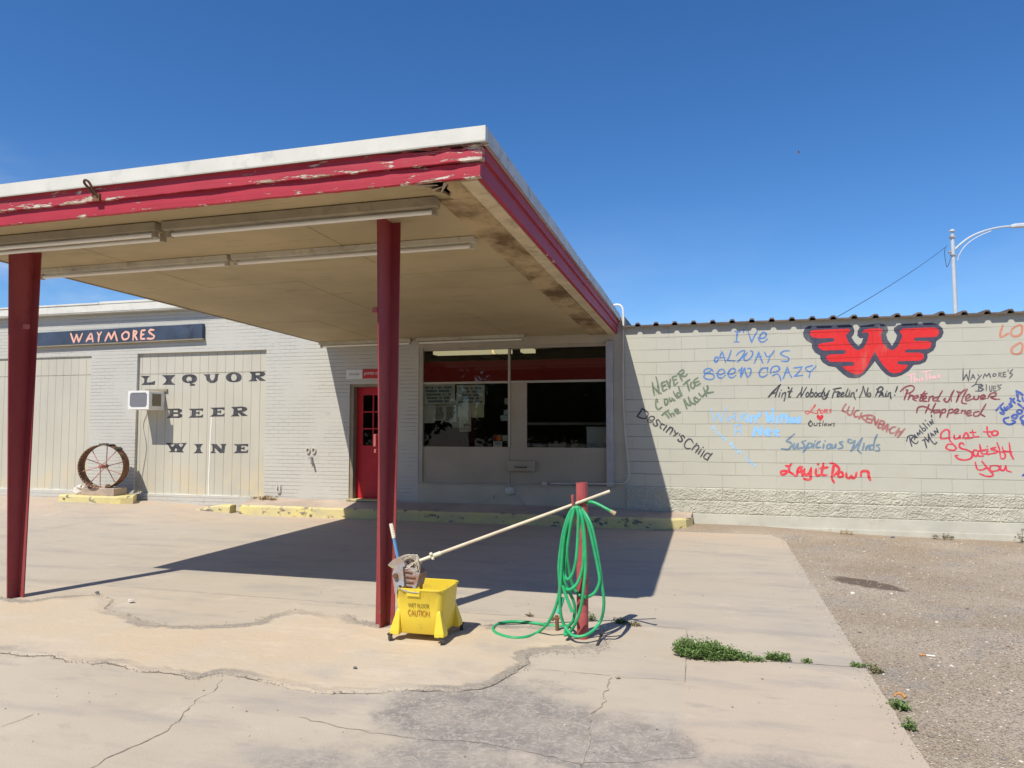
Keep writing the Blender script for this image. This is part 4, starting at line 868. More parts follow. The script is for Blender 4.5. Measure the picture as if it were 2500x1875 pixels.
ST_W = [[(575,1445),(722,1450),(865,1443),(840,1475),(800,1545),(828,1575),(716,1571),(612,1570),(650,1550),(610,1475)], [(640,1468),(668,1450),(700,1470),(668,1502)], [(752,1468),(785,1450),(814,1470),(785,1506)], [(697,1540),(715,1512),(733,1540),(715,1566)]]
ST_I2 = [[(955,1460),(1085,1458),(1055,1490),(1045,1520),(1055,1560),(1085,1583),(948,1585),(985,1560),(1000,1520),(985,1480)]]
ST_N = [[(1185,1460),(1265,1460),(1330,1530),(1335,1480),(1310,1460),(1400,1458),(1380,1490),(1370,1582),(1310,1582),(1240,1510),(1235,1560),(1260,1582),(1180,1582),(1210,1550),(1210,1485)]]
def stencil(letters, lab):
    mb = MB(); y = W + .055 - .002
    for i, loops in enumerate(letters):
        ll = [[(q.x, q.z) for q in (P(fL[0] + a / fL[2], fL[1] + b / fL[2], y) for a, b in l)] for l in loops]
        mb.flat_y(ll, y - .0002 * i)
    o = mb.build('painted_word', M['stencil'], bay); o['label'] = lab
stencil([ST_L, ST_I, ST_Q, ST_QT, ST_U, ST_O, ST_R], 'top black stencilled word of six letters')
stencil([ST_B, ST_E, sh(ST_E, 290, -15)[0:], sh(ST_R, -243, 475)], 'middle black stencilled word of four letters')
stencil([ST_W, ST_I2, ST_N, sh(ST_E, 608, 478)], 'bottom black stencilled word of four letters')

# door
door = MB().box(-6.345, -5.47, W + .15, W + .19, .27, 1.24).box(-6.345, -6.225, W + .15, W + .19, 1.24, 2.315).box(-5.60, -5.47, W + .15, W + .19, 1.24, 2.315).box(-6.225, -5.60, W + .15, W + .19, 2.17, 2.315).build('door', M['door_red'], shop)
mb = MB()
for k in (1, 2): mb.box(-6.225 + .2083 * k - .011, -6.225 + .2083 * k + .011, W + .145, W + .178, 1.24, 2.17)
for k in (1, 2): mb.box(-6.225, -5.60, W + .147, W + .176, 1.24 + .31 * k - .011, 1.24 + .31 * k + .011)
mb.box(-6.24, -5.585, W + .142, W + .1495, 1.205, 1.24); mb.build('glazing_bars', M['door_red'], door)
MB().add([(-6.225, W + .17, 1.24), (-5.60, W + .17, 1.24), (-5.60, W + .17, 2.17), (-6.225, W + .17, 2.17)], [(0, 1, 2, 3)]).build('door_glass', M['glass'], door, recalc=False)
MB().box(-6.30, -5.52, W + .143, W + .15, .30, .60).build('kick_panel', M['door_red'], door, bevel=.003)
MB().box(-6.42, -6.35, W + .02, W + .20, .25, 2.37).box(-6.35, -5.47, W + .02, W + .20, 2.318, 2.37).build('door_frame', M['wood_frame'], shop)
MB().box(-6.42, -5.47, W - .10, W + .15, .251, .275).build('door_threshold', M['curb'], shop, bevel=.004)

# shop window
FY = W + .055
mb = MB().box(-5.06, -4.985, W + .01, FY + .05, .60, 3.0).box(-4.985, -1.69, FY - .02, FY + .05, 2.945, 3.0)
mb.box(-3.405, -3.365, FY - .03, FY + .045, 1.236, 2.945)
win = mb.build('shop_window', M['frame'], shop, bevel=.003)
MB().box(-4.985, -3.406, FY - .022, FY + .044, 2.345, 2.385).box(-3.364, -1.69, FY - .022, FY + .044, 2.345, 2.385).build('window_transom', M['frame'], win, bevel=.003)
MB().box(-1.69, -1.572, W - .045, W + .11, .60, 3.02).build('corner_post', M['alu'], win, bevel=.004)
def pane(x0, x1, z0, z1, y): return MB().add([(x0, y, z0), (x1, y, z0), (x1, y, z1), (x0, y, z1)], [(0, 1, 2, 3)]).build('glass_pane', M['glass'], win, recalc=False)
pane(-4.985, -3.406, 1.236, 2.344, FY); pane(-3.07, -1.691, 1.236, 2.344, FY); pane(-4.985, -3.406, 2.386, 2.944, FY); pane(-3.364, -1.691, 2.386, 2.944, FY)
MB().box(-4.98, -3.408, FY + .006, FY + .012, 2.388, 2.748).box(-3.362, -1.692, FY + .006, FY + .012, 2.388, 2.742).build('red_band', M['redband'], win)
MB().box(-3.364, -3.071, FY - .012, FY + .035, 1.236, 2.344).build('filler_panel', M['tanpanel'], win)
MB().box(-4.985, -1.69, FY - .015, FY + .10, .60, 1.235).build('panel_below_window', M['tanpanel'], shop)
MB().box(-5.06, -1.57, W - .018, FY - .016, .576, .600).build('sill_ledge', M['frame'], shop, bevel=.003)
MB().box(-3.40, -3.385, FY - .024, FY - .0155, .60, 1.235).build('panel_batten', M['tanpanel'], shop)
dr = MB().box(-3.42, -2.915, FY - .075, FY - .0152, .825, 1.005).build('pass_drawer', M['tanpanel'], shop, bevel=.012)
MB().tube(cr([(-3.26, FY - .076, .905), (-3.255, FY - .11, .90), (-3.20, FY - .118, .898), (-3.12, FY - .118, .898), (-3.065, FY - .11, .90), (-3.06, FY - .076, .905)]), .009, 6).build('drawer_handle', M['steel_dark'], dr)
MB().blob((-3.36, W - .02, .49), (.09, .05, .075), 3, 2, .15).build('bell_box', M['pipe'], shop, smooth=True)
MB().tube(cr([(-3.385, FY - .03, .82), (-3.39, FY - .03, .7), (-3.38, W - .03, .58), (-3.37, W - .03, .52)]), .008, 6).tube(cr([(-3.29, W - .02, .46), (-3.22, W - .012, .42), (-3.18, W - .01, .35), (-3.08, W - .01, .26), (-2.95, W - .01, .22)]), .008, 6).build('cable', M['pipe'], shop)
MB().tube(cr([(-3.66, W - .012, .42), (-3.68, W - .02, .36), (-3.66, W - .03, .31), (-3.62, W - .03, .31), (-3.60, W - .02, .36), (-3.61, W - .012, .42)]), .007, 6).build('pipe_loop', M['pipe'], shop)
cp = [P(a, b, W - .05) for a, b in [(1494, 748), (1503, 744), (1513, 745), (1520, 753), (1522, 770), (1522, 800)]]
MB().tube(cr([tuple(p) for p in cp]), .017, 8).build('conduit', M['pipe_white'], shop)  # sunlit upper length given a whiter colour than the rest
cp = [P(a, b, W - .04) for a, b in [(1522, 801), (1521, 860), (1521, 940), (1523, 1010), (1528, 1080), (1535, 1150), (1533, 1170), (1524, 1180), (1510, 1181), (1440, 1181), (1345, 1180)]]
MB().tube(cr([tuple(p) for p in cp]), .013, 8).box(-2.79, -2.70, W - .055, W - .005, .60, .655).build('conduit', M['pipe'], shop)
# small fittings on the brick
def onw(x, y): q = P(x, y, W); return q
for px, py in ((753, 1100), (767, 1100)):
    c = onw(px, py); MB().tube([(c.x + .035 * math.cos(a), W - .018, c.z + .05 * math.sin(a)) for a in [2 * math.pi * k / 14 for k in range(15)]], .012, 6).build('wall_eyelet', M['pipe'], shop)
c = onw(761, 1118); MB().cyl((c.x, W, c.z), (c.x, W - .09, c.z), .028, 10).cyl((c.x + .02, W - .08, c.z), (c.x + .05, W - .10, c.z - .10), .02, 8).build('wall_tap', M['galv'], shop)
c = onw(681, 1194); MB().tube(cr([(c.x - .03, W - .01, c.z + .06), (c.x - .03, W - .03, c.z - .02), (c.x, W - .03, c.z - .06), (c.x + .035, W - .03, c.z - .03), (c.x + .035, W - .01, c.z + .08)]), .012, 6).build('pipe_loop', M['pipe'], shop)
q = P(352, 1175, W + .04); MB().tube(cr([(-10.93, W + .04, 1.88), (-11.02, W + .045, 1.6), (-10.93, W + .04, 1.2), (-10.98, W + .045, .8), (-11.08, W + .04, .27)]), .006, 5).build('drain_tube', M['pipe'], shop)

# name board, salmon letters
sb = thing('name_board', (-11.6, W - .06, 3.44), 'long faded navy name board with salmon capitals above the boarded bays', 'sign')
MB().hexa([(-14.1, W - .07, 3.27), (-9.585, W - .07, 3.315), (-9.585, W, 3.315), (-14.1, W, 3.27)], [(-14.1, W - .07, 3.555), (-9.585, W - .07, 3.605), (-9.585, W, 3.605), (-14.1, W, 3.555)]).build('board', M['signboard'], sb, bevel=.004)
MB().hexa([(-14.1, W - .078, 3.245), (-9.56, W - .078, 3.290), (-9.56, W, 3.290), (-14.1, W, 3.245)], [(-14.1, W - .078, 3.2695), (-9.56, W - .078, 3.3145), (-9.56, W, 3.3145), (-14.1, W, 3.2695)]).build('board_edge', M['wood_frame'], sb)
mb = MB(); k = 0
for st in strokes("315,180 370,340; 370,340 420,200; 420,200 460,330; 460,330 525,180; 595,320 670,180; 690,180 715,325; 630,275 700,270; 795,160 825,220; 865,155 825,230 815,325; 935,310 1000,165; 1000,165 1045,280; 1045,280 1105,145; 1105,145 1150,305; 1300,145 1240,210 1270,285 1350,260 1360,175 1300,145; 1450,125 1440,295; 1450,135 1500,145 1490,185 1450,200; 1460,200 1510,290; 1655,120 1590,125; 1590,125 1580,275; 1580,275 1650,275; 1585,200 1635,195; 1810,115 1750,115 1730,150 1780,195 1820,225 1790,270 1700,270", fS):
    pts = [(q.x, q.z) for q in (P(a, b, W - .074) for a, b in cr(st))]; mb.ribbon(pts, .052, W - .074 - .0002 * k, .0001); k += 1
mb.build('lettering', M['pink'], sb)

# text helper
def text_mesh(body, name, mat, parent, x0, x1, z, h, y, shear=0, bold=0, vert=None):
    cu = bpy.data.curves.new(name, 'FONT'); cu.body = body; cu.size = 1; cu.shear = shear; cu.offset = bold
    o = bpy.data.objects.new(name, cu); col.objects.link(o); dg = bpy.context.evaluated_depsgraph_get(); dg.update()
    me = bpy.data.meshes.new_from_object(o.evaluated_get(dg)); bpy.data.objects.remove(o)
    a = min(v.co.x for v in me.vertices); b = max(v.co.x for v in me.vertices); c = min(v.co.y for v in me.vertices); d = max(v.co.y for v in me.vertices)
    for v in me.vertices:
        u, t = (v.co.x - a) / (b - a), (v.co.y - c) / (d - c); v.co = Vector((x0 + (x1 - x0) * u, y, z + h * t))
    me.name = name; me.materials.clear(); me.materials.append(mat); q = bpy.data.objects.new(name, me); col.objects.link(q); attach(q, parent); return q
ds = thing('dealer_plate', (-6.0, W - .02, 2.46), 'small white and red enamel name plate over the red door', 'sign')
MB().box(-6.49, -6.16, W - .02, W, 2.468, 2.64).build('white_plate', M['white'], ds, bevel=.006)
MB().box(-6.158, -5.60, W - .02, W, 2.468, 2.64).build('red_plate', M['red_enamel'], ds, bevel=.006)
text_mesh('DEALER', 'lettering', M['ink'], ds, -6.42, -6.22, 2.535, .035, W - .0215)
text_mesh('JAMES D.', 'lettering', M['white'], ds, -6.13, -5.83, 2.525, .058, W - .0215, bold=.01)

# notices taped inside the glass
def notice(a, b, mat, label, lines=0, ink='ink', big=False, warp=0, name='paper_notice', inset_=.08):
    y = FY + .010 + .0008 * notice.k; notice.k += 1
    q0 = P(1010 + a[0] / 8.732, 920 + a[1] / 8.732, y); q1 = P(1010 + b[0] / 8.732, 920 + b[1] / 8.732, y)
    x0, x1, z1, z0 = q0.x, q1.x, q0.z, q1.z
    mb = MB(); n = 8
    for j in range(n + 1):
        for i in range(n + 1):
            u, v = i / n, j / n; mb.v.append((x0 + (x1 - x0) * u + .008 * noise.noise(Vector((u * 2, v * 2, notice.k))), y + .004 * noise.noise(Vector((u * 3, v * 3, notice.k + 9))), z0 + (z1 - z0) * v + .008 * noise.noise(Vector((u * 2, v * 2, notice.k + 4)))))
    for j in range(n):
        for i in range(n):
            k = j * (n + 1) + i; mb.f.append((k, k + 1, k + n + 2, k + n + 1))
    t = thing(name, ((x0 + x1) / 2, y, z0), label, 'notice', 'papers taped inside the shop window'); mb.build('sheet', mat, t)
    if lines:
        mb = MB(); hh = (z1 - z0) * (1 - 2 * inset_) / lines
        for l in range(lines):
            zc = z1 - (z1 - z0) * inset_ - hh * (l + .5); m = random.uniform(.06, .26) if big else random.uniform(.05, .12); x = x0 + (x1 - x0) * m; xe = x1 - (x1 - x0) * (m if big else random.uniform(.05, .3))
            while x < xe:
                wd = random.uniform(.010, .024) if big else random.uniform(.02, .07)
                mb.box(x, min(x + wd, xe), y - .0055, y - .005, zc - hh * .32, zc + hh * .32); x += wd + (.006 if big else .010) + (.03 if random.random() < .2 and big else 0)
        mb.build('print', M[ink], t)
    return t
notice.k = 0
notice((190, 165), (875, 590), M['paper'], 'large notice with blue print, upper left in the window', 5, 'ink_blue', True)
notice((915, 180), (1510, 600), M['paper'], 'large notice with blue print, second from the left in the window', 5, 'ink_blue', True)
notice((140, 605), (450, 985), M['paper'], 'crumpled blank looking sheet, lowest left corner of the papers', 0)
notice((450, 610), (670, 930), M['paper'], 'sheet of small grey print below the upper left notice', 13)
notice((675, 600), (910, 965), M['paper'], 'sheet of small close print with a curled corner', 16)
notice((945, 605), (1230, 860), M['paper'], 'pale blank square sheet above the cream paper', 0)
notice((1235, 605), (1500, 865), M['paper_yellow'], 'tan square sheet at the right of the papers', 0)
notice((975, 870), (1222, 1165), M['paper_yellow'], 'cream paper hanging lowest in the left pane', 11)
notice((1935, 455), (2015, 585), M['shelf'], 'small white slip by the window mullion, uppermost of three', 0)
notice((1920, 700), (2015, 810), M['paper_blue'], 'small torn pale slip by the window mullion, middle of three', 0)
notice((1850, 820), (2010, 940), M['paper_blue'], 'small pale blue slip by the window mullion, lowest of three', 0)
notice((1900, 1245), (1995, 1365), M['paper'], 'torn scrap beside the card sticker', 0)
ys_ = FY + .008
def wp(a, b): return P(1010 + a / 8.732, 920 + b / 8.732, ys_)
a, b, c = wp(1695, 1240), wp(1888, 1370), wp(1888, 1500)
st = thing('card_sticker', ((a.x + b.x) / 2, ys_, c.z), 'small payment card sticker, two discs over blue letters, low in the window', 'sticker')
MB().box(a.x, b.x, ys_, ys_ + .002, b.z, a.z).build('black_field', M['black'], st)
MB().box(a.x, b.x, ys_, ys_ + .002, c.z, b.z - .001).build('white_field', M['white'], st)
mb = MB()
for e in ((a.x, a.x + .006, b.z, a.z), (b.x - .006, b.x, b.z, a.z), (a.x + .006, b.x - .006, a.z - .006, a.z)): mb.box(e[0], e[1], ys_ - .001, ys_ - .0002, e[2], e[3])
mb.build('sticker_border', M['white'], st)
zc = (a.z + b.z) / 2; xc = (a.x + b.x) / 2
MB().lathe((xc - .022, ys_ - .0004, zc), [(.045, 0), (.045, .001)], 20, 'Y').build('red_disc', plain('card red', (.6, .02, .02), .5, .05, 5, 0), st)
MB().lathe((xc + .024, ys_ - .0016, zc), [(.045, 0), (.045, .001)], 20, 'Y').build('orange_disc', plain('card orange', (.75, .25, .02), .5, .05, 5, 0), st)
text_mesh('VISA', 'lettering', plain('card blue', (.03, .05, .22), .5, .05, 5, 0), st, a.x + .03, b.x - .03, c.z + .035, .055, ys_ - .001, shear=.2, bold=.015)

# things inside the room
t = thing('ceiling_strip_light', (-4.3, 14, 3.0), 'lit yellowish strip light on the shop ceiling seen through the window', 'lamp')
MB().box(-5.5, -3.05, 13.9, 14.1, 3.13, 3.22).build('housing', M['housing'], t); [MB().box(a_, b_, 13.86, 14.14, 3.055, 3.125).build('tube', M['lamp_on'], t) for a_, b_ in ((-5.46, -4.21), (-4.17, -3.86), (-3.62, -3.38))]  # added bars; their emission imitates a reflection, not a ceiling lamp
t = thing('white_cabinet', (-2.0, 12.7, .2), 'plain white cabinet inside the right window pane', 'cabinet')
q0 = P(1432, 1046, 12.6); q1 = P(1479, 1095, 12.6)
MB().box(q0.x, -1.5, 12.6, 13.1, .2, q0.z).build('cabinet_body', M['cooler'], t, bevel=.01); MB().box(q0.x - .01, -1.49, 12.585, 13.1, q0.z + .001, q0.z + .03).build('cabinet_top', M['cooler'], t, bevel=.004)
t = thing('wall_shelving', (-2.6, 14.2, .2), 'white shelf boards on dark uprights inside the shop', 'shelf')
for z in (1.62, 1.2, .8): MB().box(-3.9, -1.5, 14.0, 14.35, z, z + .05).build('shelf_board', M['shelf'], t)
for x in (-3.85, -2.7, -1.6): MB().box(x, x + .04, 14.36, 14.4, .16, 2.3).build('upright', M['steel_dark'], t)
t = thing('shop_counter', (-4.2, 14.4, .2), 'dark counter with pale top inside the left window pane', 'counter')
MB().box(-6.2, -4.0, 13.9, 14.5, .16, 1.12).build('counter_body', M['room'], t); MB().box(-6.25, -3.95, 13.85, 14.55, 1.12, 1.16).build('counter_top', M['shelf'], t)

# ------------------------------------------------------------ canopy
can = thing('canopy', (-4.2, 8.4, 0), 'wide flat canopy with chipped red fascia, white roof edge and two tapered maroon posts', 'canopy')
def yf(x): return 4.66 - .0093 * (x + 1.5)
def zc(x, y): return 3.305 - .022 * (y - 4.66) + .004 * (x + 1.5)
def cb(mb, x0, x1, y0, y1, d0, d1, front=(True, False)):   # box hung from the canopy plane; front=True measures y from the sloping front line
    def pt(x, y, fr, d):
        yy = yf(x) + y if fr else y
        return (x, yy, zc(x, yy) + d)
    lo = [pt(x0, y0, front[0], d0), pt(x1, y0, front[0], d0), pt(x1, y1, front[1], d0), pt(x0, y1, front[1], d0)]
    hi = [pt(x0, y0, front[0], d1), pt(x1, y0, front[0], d1), pt(x1, y1, front[1], d1), pt(x0, y1, front[1], d1)]
    return mb.hexa(lo, hi)
FF = (True, True); XL, XR, YB = -6.93, -1.50, 12.145
def ragged(x0, x1, dy, th, d0, d1, name, mat, seed, rot=0.0):    # front board with a worn uneven lower and upper edge
    mb = MB(); n = 180; rings = []
    for i in range(n + 1):
        x = x0 + (x1 - x0) * i / n; e = .004 * noise.noise(Vector((x * 3, seed, 0))) + .003 * noise.noise(Vector((x * 14, seed, 1)))
        dec = rot * ss(-2.6, -1.55, x); e2 = -dec * (.030 + .030 * noise.noise(Vector((x * 6, seed, 3)))) + .003 * noise.noise(Vector((x * 10, seed, 6)))
        f = dy + .004 * noise.noise(Vector((x * 2, seed, 8))) + dec * .012 * noise.noise(Vector((x * 9, 0, seed)))
        y0, y1 = yf(x) + f, yf(x) + th
        rings.append([(x, y0, zc(x, y0) + d0 + e), (x, y0 - .001, zc(x, y0) + (d0 * .6 + d1 * .4)), (x, y0, zc(x, y0) + d1 + e2), (x, y1, zc(x, y0) + d1 + e2), (x, y1, zc(x, y0) + d0 + e)])
    mb.loft(rings); return mb.build(name, mat, can, smooth=False)
ragged(XL, XR, 0, .04, 0, .108, 'lower_fascia_board', M['fascia_lo'], 3, .35)
ragged(XL - .02, XR + .020, -.026, .0385, .1085, .225, 'upper_fascia_board', M['fascia_up'], 8, 1.0)
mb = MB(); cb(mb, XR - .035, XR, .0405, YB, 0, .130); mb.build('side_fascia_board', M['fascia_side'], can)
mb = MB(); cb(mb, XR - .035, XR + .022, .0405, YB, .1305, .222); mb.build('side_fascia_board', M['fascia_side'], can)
mb = MB(); cb(mb, XL, XL + .035, .0405, YB, 0, .130); cb(mb, XL - .022, XL + .035, .0405, YB, .1305, .222); mb.build('side_fascia_board', M['wood_frame'], can)
mb = MB(); n = 60; rings = []
for i in range(n + 1):
    x = XL - .055 + (XR + .055 - XL + .055) * i / n; o_ = .003 * noise.noise(Vector((x * 1.2, 5, 0))); y0 = yf(x) - .058 + o_
    rings.append([(x, y0, zc(x, y0) + .216), (x, y0 - .003, zc(x, y0) + .225), (x, y0, zc(x, y0) + .326), (x, y0 + .058, zc(x, y0) + .330), (x, y0 + .058, zc(x, y0) + .2285), (x, y0 + .02, zc(x, y0) + .2275)])
mb.loft(rings); mb.build('roof_edge', M['trim'], can, smooth=False)
mb = MB(); rings = []
for i in range(61):
    y = yf(XR) + .0005 + (YB - yf(XR)) * i / 60; o_ = .007 * noise.noise(Vector((y * .9, 2, 0))) + .003 * noise.noise(Vector((y * 4, 2, 0))); sg = .012 * noise.noise(Vector((y * .55, 8, 1)))
    x = XR + .055 + o_
    rings.append([(x, y, zc(x, y) + .214 + sg), (x, y, zc(x, y) + .324 + sg), (XR, y, zc(x, y) + .330), (XR, y, zc(x, y) + .226), (XR + .03, y, zc(x, y) + .224)])
mb.loft(rings); mb.build('roof_edge', M['trim_side'], can, smooth=False)
mb = MB(); cb(mb, XL - .055, XL, .0005, YB, .2225, .326); mb.build('roof_edge', M['trim_side'], can)
mb = MB(); cb(mb, XL + .001, XR - .001, .001, YB, .2305, .320); mb.build('roof_deck', M['roofing'], can)
mb = MB()
xs = [XL + .036, -5.72, -4.5, -3.28, -1.962]; yb = [.405, 2.6, 5.05]
for i in range(4):
    for j in range(3):
        y0 = yb[j] + .003; y1 = (yb[j + 1] - .003) if j < 2 else YB
        cb(mb, xs[i] + .0025, xs[i + 1] - .0025, y0, y1, .006 + .002 * ((i + j) % 2), .02, FF if j < 2 else (True, False))
cb(mb, XL + .036, -1.955, .4, YB, .021, .03)
mb.build('soffit', M['soffit'], can)
def ptc(x, d, dd): return (x, yf(x) + d, zc(x, yf(x) + d) + dd)
def slab(name, pts, d0, d1, mat):
    mb = MB(); mb.loft([[ptc(x, d, dd) for x, d in pts] for dd in (d0, d1)]); return mb.build(name, mat, can, smooth=False)
slab('front_soffit_strip', [(XL + .036, .0405), (-2.00, .0405), (-1.975, .12), (-1.93, .15), (-1.915, .24), (-1.868, .30), (-1.85, .40), (XL + .036, .40)], .012, .03, M['soffit'])
mb = MB(); cb(mb, -1.955, -1.665, .402, YB, -.004, .03); mb.build('soffit_border', M['border'], can)
slab('soffit_border', [(-1.765, .0405), (-1.655, .0405), (-1.655, .401), (-1.835, .401), (-1.845, .33), (-1.80, .26), (-1.805, .17), (-1.772, .12)], -.002, .03, M['border'])
mb = MB()
for (xa, da, xb, db, wd) in ((-2.0, .09, -1.86, .13, .02), (-1.93, .20, -1.83, .17, .014), (-1.78, .08, -1.87, .22, .016), (-1.96, .05, -1.82, .06, .012)):
    p, q = Vector(ptc(xa, da, .008)), Vector(ptc(xb, db, -.012 + .03 * random.random())); t = (q - p).normalized(); nv = Vector((-t.y, t.x, 0)) * wd
    mb.hexa([p - nv, q - nv * .3, q + nv * .2, p + nv], [v + Vector((0, 0, .006)) for v in (p - nv, q - nv * .3, q + nv * .2, p + nv)])
mb.build('broken_soffit_wood', M['timber'], can)
mb = MB(); cb(mb, -1.654, -1.5355, .041, 3.4, -.014, .03, FF); cb(mb, -1.650, -1.5355, 3.406, YB, -.010, .03); mb.build('edge_batten', M['batten'], can)
mb = MB(); cb(mb, -2.02, -1.655, .042, .42, .16, .2, FF); mb.build('corner_cavity', M['dark'], can)  # dark sheet above the corner hole; its colour carries the cavity shade
# a loose bit of hanging felt and splinters at the broken front corner
mb = MB()
for k in range(16):
    x = random.uniform(-2.2, -1.55); y = yf(x) - .027; z = zc(x, y) + random.uniform(.19, .222); l = random.uniform(.05, .16)
    mb.add([(x, y - .004, z), (x + l, y - .012, z - random.uniform(-.004, .012)), (x + l * .9, y - .006, z - random.uniform(.006, .016)), (x + .01, y - .002, z - .01)], [(0, 1, 2, 3)])
mb.build('split_wood', fascia_mat('split wood', (.42, .09, .09), None, 1.6), can)
mb = MB(); c = (-4.73, yf(-4.73) - .03)
mb.tube(cr([(-4.69, c[1], 3.42), (-4.715, c[1] - .03, 3.46), (-4.735, c[1] - .065, 3.53), (-4.765, c[1] - .075, 3.548), (-4.785, c[1] - .06, 3.53), (-4.765, c[1] - .03, 3.49), (-4.735, c[1], 3.44)]), .010, 6)
mb.box(-4.745, -4.685, c[1] - .012, c[1] + .003, 3.395, 3.455); mb.build('old_lamp_bracket', M['rust'], can)
# posts: tapered web plate with a back flange
def post(x0, boxes):
    mb = MB(); zt = 3.29; t = .006
    def rg(z):
        u = z / zt; a, b = 5.37 - .12 * u, 5.467 + .047 * u
        return [(x0 - t, a, z), (x0 + t, a, z), (x0 + t, b, z), (x0 - t, b, z)], [(x0 - .085, b + .0005, z), (x0 + .079, b + .0005, z), (x0 + .079, b + .0125, z), (x0 - .085, b + .0125, z)]
    zs = [-.05, .5, 1.2, 2.2, zt]
    mb.loft([rg(z)[0] for z in zs]); mb.loft([rg(z)[1] for z in zs])
    o = mb.build('post', M['post'], can)
    for (px, py, wx, hz, dy) in boxes:
        q = P(px, py, 5.40 + dy)
        MB().box(q.x - wx / 2, q.x + wx / 2, q.y - .02, q.y + .03, q.z - hz / 2, q.z + hz / 2).build('junction_box', M['post_pink'], o, bevel=.003)
    return o
post(-2.55, [(917, 757, .045, .045, .06), (917, 1075, .022, .10, .06), (918, 1101, .018, .03, .06)])
post(-6.31, [(63, 797, .032, .042, -.03)])

# fluorescent fixtures under the canopy
def fixture(x0, x1, y, hw, hh, tubes, label, mat, tube_r=.019):
    t = thing('fluorescent_fixture', ((x0 + x1) / 2, y, zc((x0 + x1) / 2, y)), label, 'light fixture', 'strip lights under the canopy')
    def S(x, yy, d): return (x, yy, zc(x, yy) + d)
    mb = MB(); pr = [(-hw, .004), (-hw * .8, -hh), (hw * .8, -hh), (hw, .004)]
    mb.loft([[S(x, y + a, b) for a, b in pr] for x in (x0, x1)]); mb.build('housing', mat, t, bevel=.003)
    for dy, d in tubes:
        mb = MB(); mb.tube([S(x0 + .05, y + dy, d), S(x1 - .05, y + dy, d)], tube_r, 12); mb.build('tube', M['tube'], t)
        for xa in (x0 + .015, x1 - .05):
            mb = MB(); a, b = S(xa, y + dy, d), S(xa + .034, y + dy, d)
            mb.hexa([(a[0], a[1] - .022, a[2] - .026), (b[0], b[1] - .022, b[2] - .026), (b[0], b[1] + .022, b[2] - .026), (a[0], a[1] + .022, a[2] - .026)], [(a[0], a[1] - .022, a[2] + .07), (b[0], b[1] - .022, b[2] + .07), (b[0], b[1] + .022, b[2] + .07), (a[0], a[1] + .022, a[2] + .07)])
            mb.build('lamp_holder', mat, t, bevel=.003)
    return t
fixture(-4.375, -1.95, 5.03, .06, .062, [(.02, -.088)], 'front strip light beside the broken canopy corner, single tube', M['housing_grey'])
fixture(-6.88, -4.43, 5.02, .06, .062, [(-.01, -.088), (.085, -.10)], 'front strip light above the left post, two tubes', M['housing_grey'])
fixture(-4.49, -2.0, 6.09, .06, .045, [(0, -.072)], 'second row strip light behind the middle post', M['housing'])
fixture(-6.88, -4.53, 6.09, .06, .045, [(0, -.072)], 'second row strip light behind the left post', M['housing'])
fixture(-6.88, -5.08, 11.86, .06, .05, [(0, -.075)], 'strip light against the wall over the red door', M['housing'])
fixture(-4.98, -3.03, 11.86, .06, .05, [(0, -.075)], 'strip light against the wall over the shop window', M['housing'])

# ------------------------------------------------------------ window air conditioner
ac = thing('air_conditioner', (-10.72, 11.95, 1.92), 'white window air conditioner poking out of the stencilled bay', 'air conditioner')
MB().box(-10.955, -10.52, 11.745, W + .0545, 1.915, 2.275).build('casing', M['ac_white'], ac, bevel=.012)
mb = MB()
for a in ((-10.965, -10.92, 1.925, 2.287), (-10.52, -10.475, 1.925, 2.287), (-10.92, -10.52, 1.925, 1.965), (-10.92, -10.52, 2.247, 2.287)): mb.box(a[0], a[1], 11.722, 11.745, a[2], a[3])
for (x, z, sx_, sz_) in ((-10.92, 1.965, 1, 1), (-10.52, 1.965, -1, 1), (-10.92, 2.247, 1, -1), (-10.52, 2.247, -1, -1)):
    mb.loft([[(x, y, z), (x + .035 * sx_, y, z), (x, y, z + .035 * sz_)] for y in (11.7225, 11.7445)])
mb.build('front_frame', M['ac_white'], ac)
g = MB()
for k in range(24): g.box(-10.92, -10.52, 11.728, 11.736, 1.968 + k * .0117, 1.968 + k * .0117 + .007)
g.box(-10.92, -10.52, 11.737, 11.7445, 1.965, 2.247); g.build('grille', M['ac_grille'], ac)
s_ = MB()
for k in range(9): s_.box(-10.5195, -10.513, 11.86 + k * .027, 11.86 + k * .027 + .017, 1.99, 2.23)
s_.build('side_louvre', M['ac_brown'], ac)
MB().box(-10.975, -10.455, W + .02, W + .054, 2.285, 2.335).build('mounting_board', M['wood_frame'], ac)

# ------------------------------------------------------------ iron wheel, its block and rock on the kerb stub
wt = thing('iron_wheel', (-11.42, 11.66, .40), 'old rusty lugged iron wheel with faded red spokes, set upright on a block', 'wheel')
wc_ = Vector((-11.43, 11.66, .815)); rr = .425; phi = R(20); ax = Vector((math.sin(phi), -math.cos(phi), 0)); hx = Vector((math.cos(phi), math.sin(phi), 0)); hz = Vector((0, 0, 1)); wd = .27
def wpt(r, a, s): return wc_ + (hx * math.cos(a) + hz * math.sin(a)) * r + ax * s
mb = MB(); nseg = 64
rings = [[wpt(r, 2 * math.pi * k / nseg, s) for (r, s) in ((rr, -wd / 2), (rr, wd / 2), (rr - .010, wd / 2), (rr - .010, -wd / 2))] for k in range(nseg)]
mb.loft(rings + [rings[0]], cap=False); rim_ = mb.build('rim', M['rust'], wt, smooth=False)
mb = MB()
for k in range(44):
    a = 2 * math.pi * k / 44
    for s in (wd / 2 - .012,):
        c = wpt(rr - .0102, a, s); MB().blob(tuple(c), (.010, .010, .010), k, 1, .1).build('rivet', M['ivory'], rim_)
mb = MB()
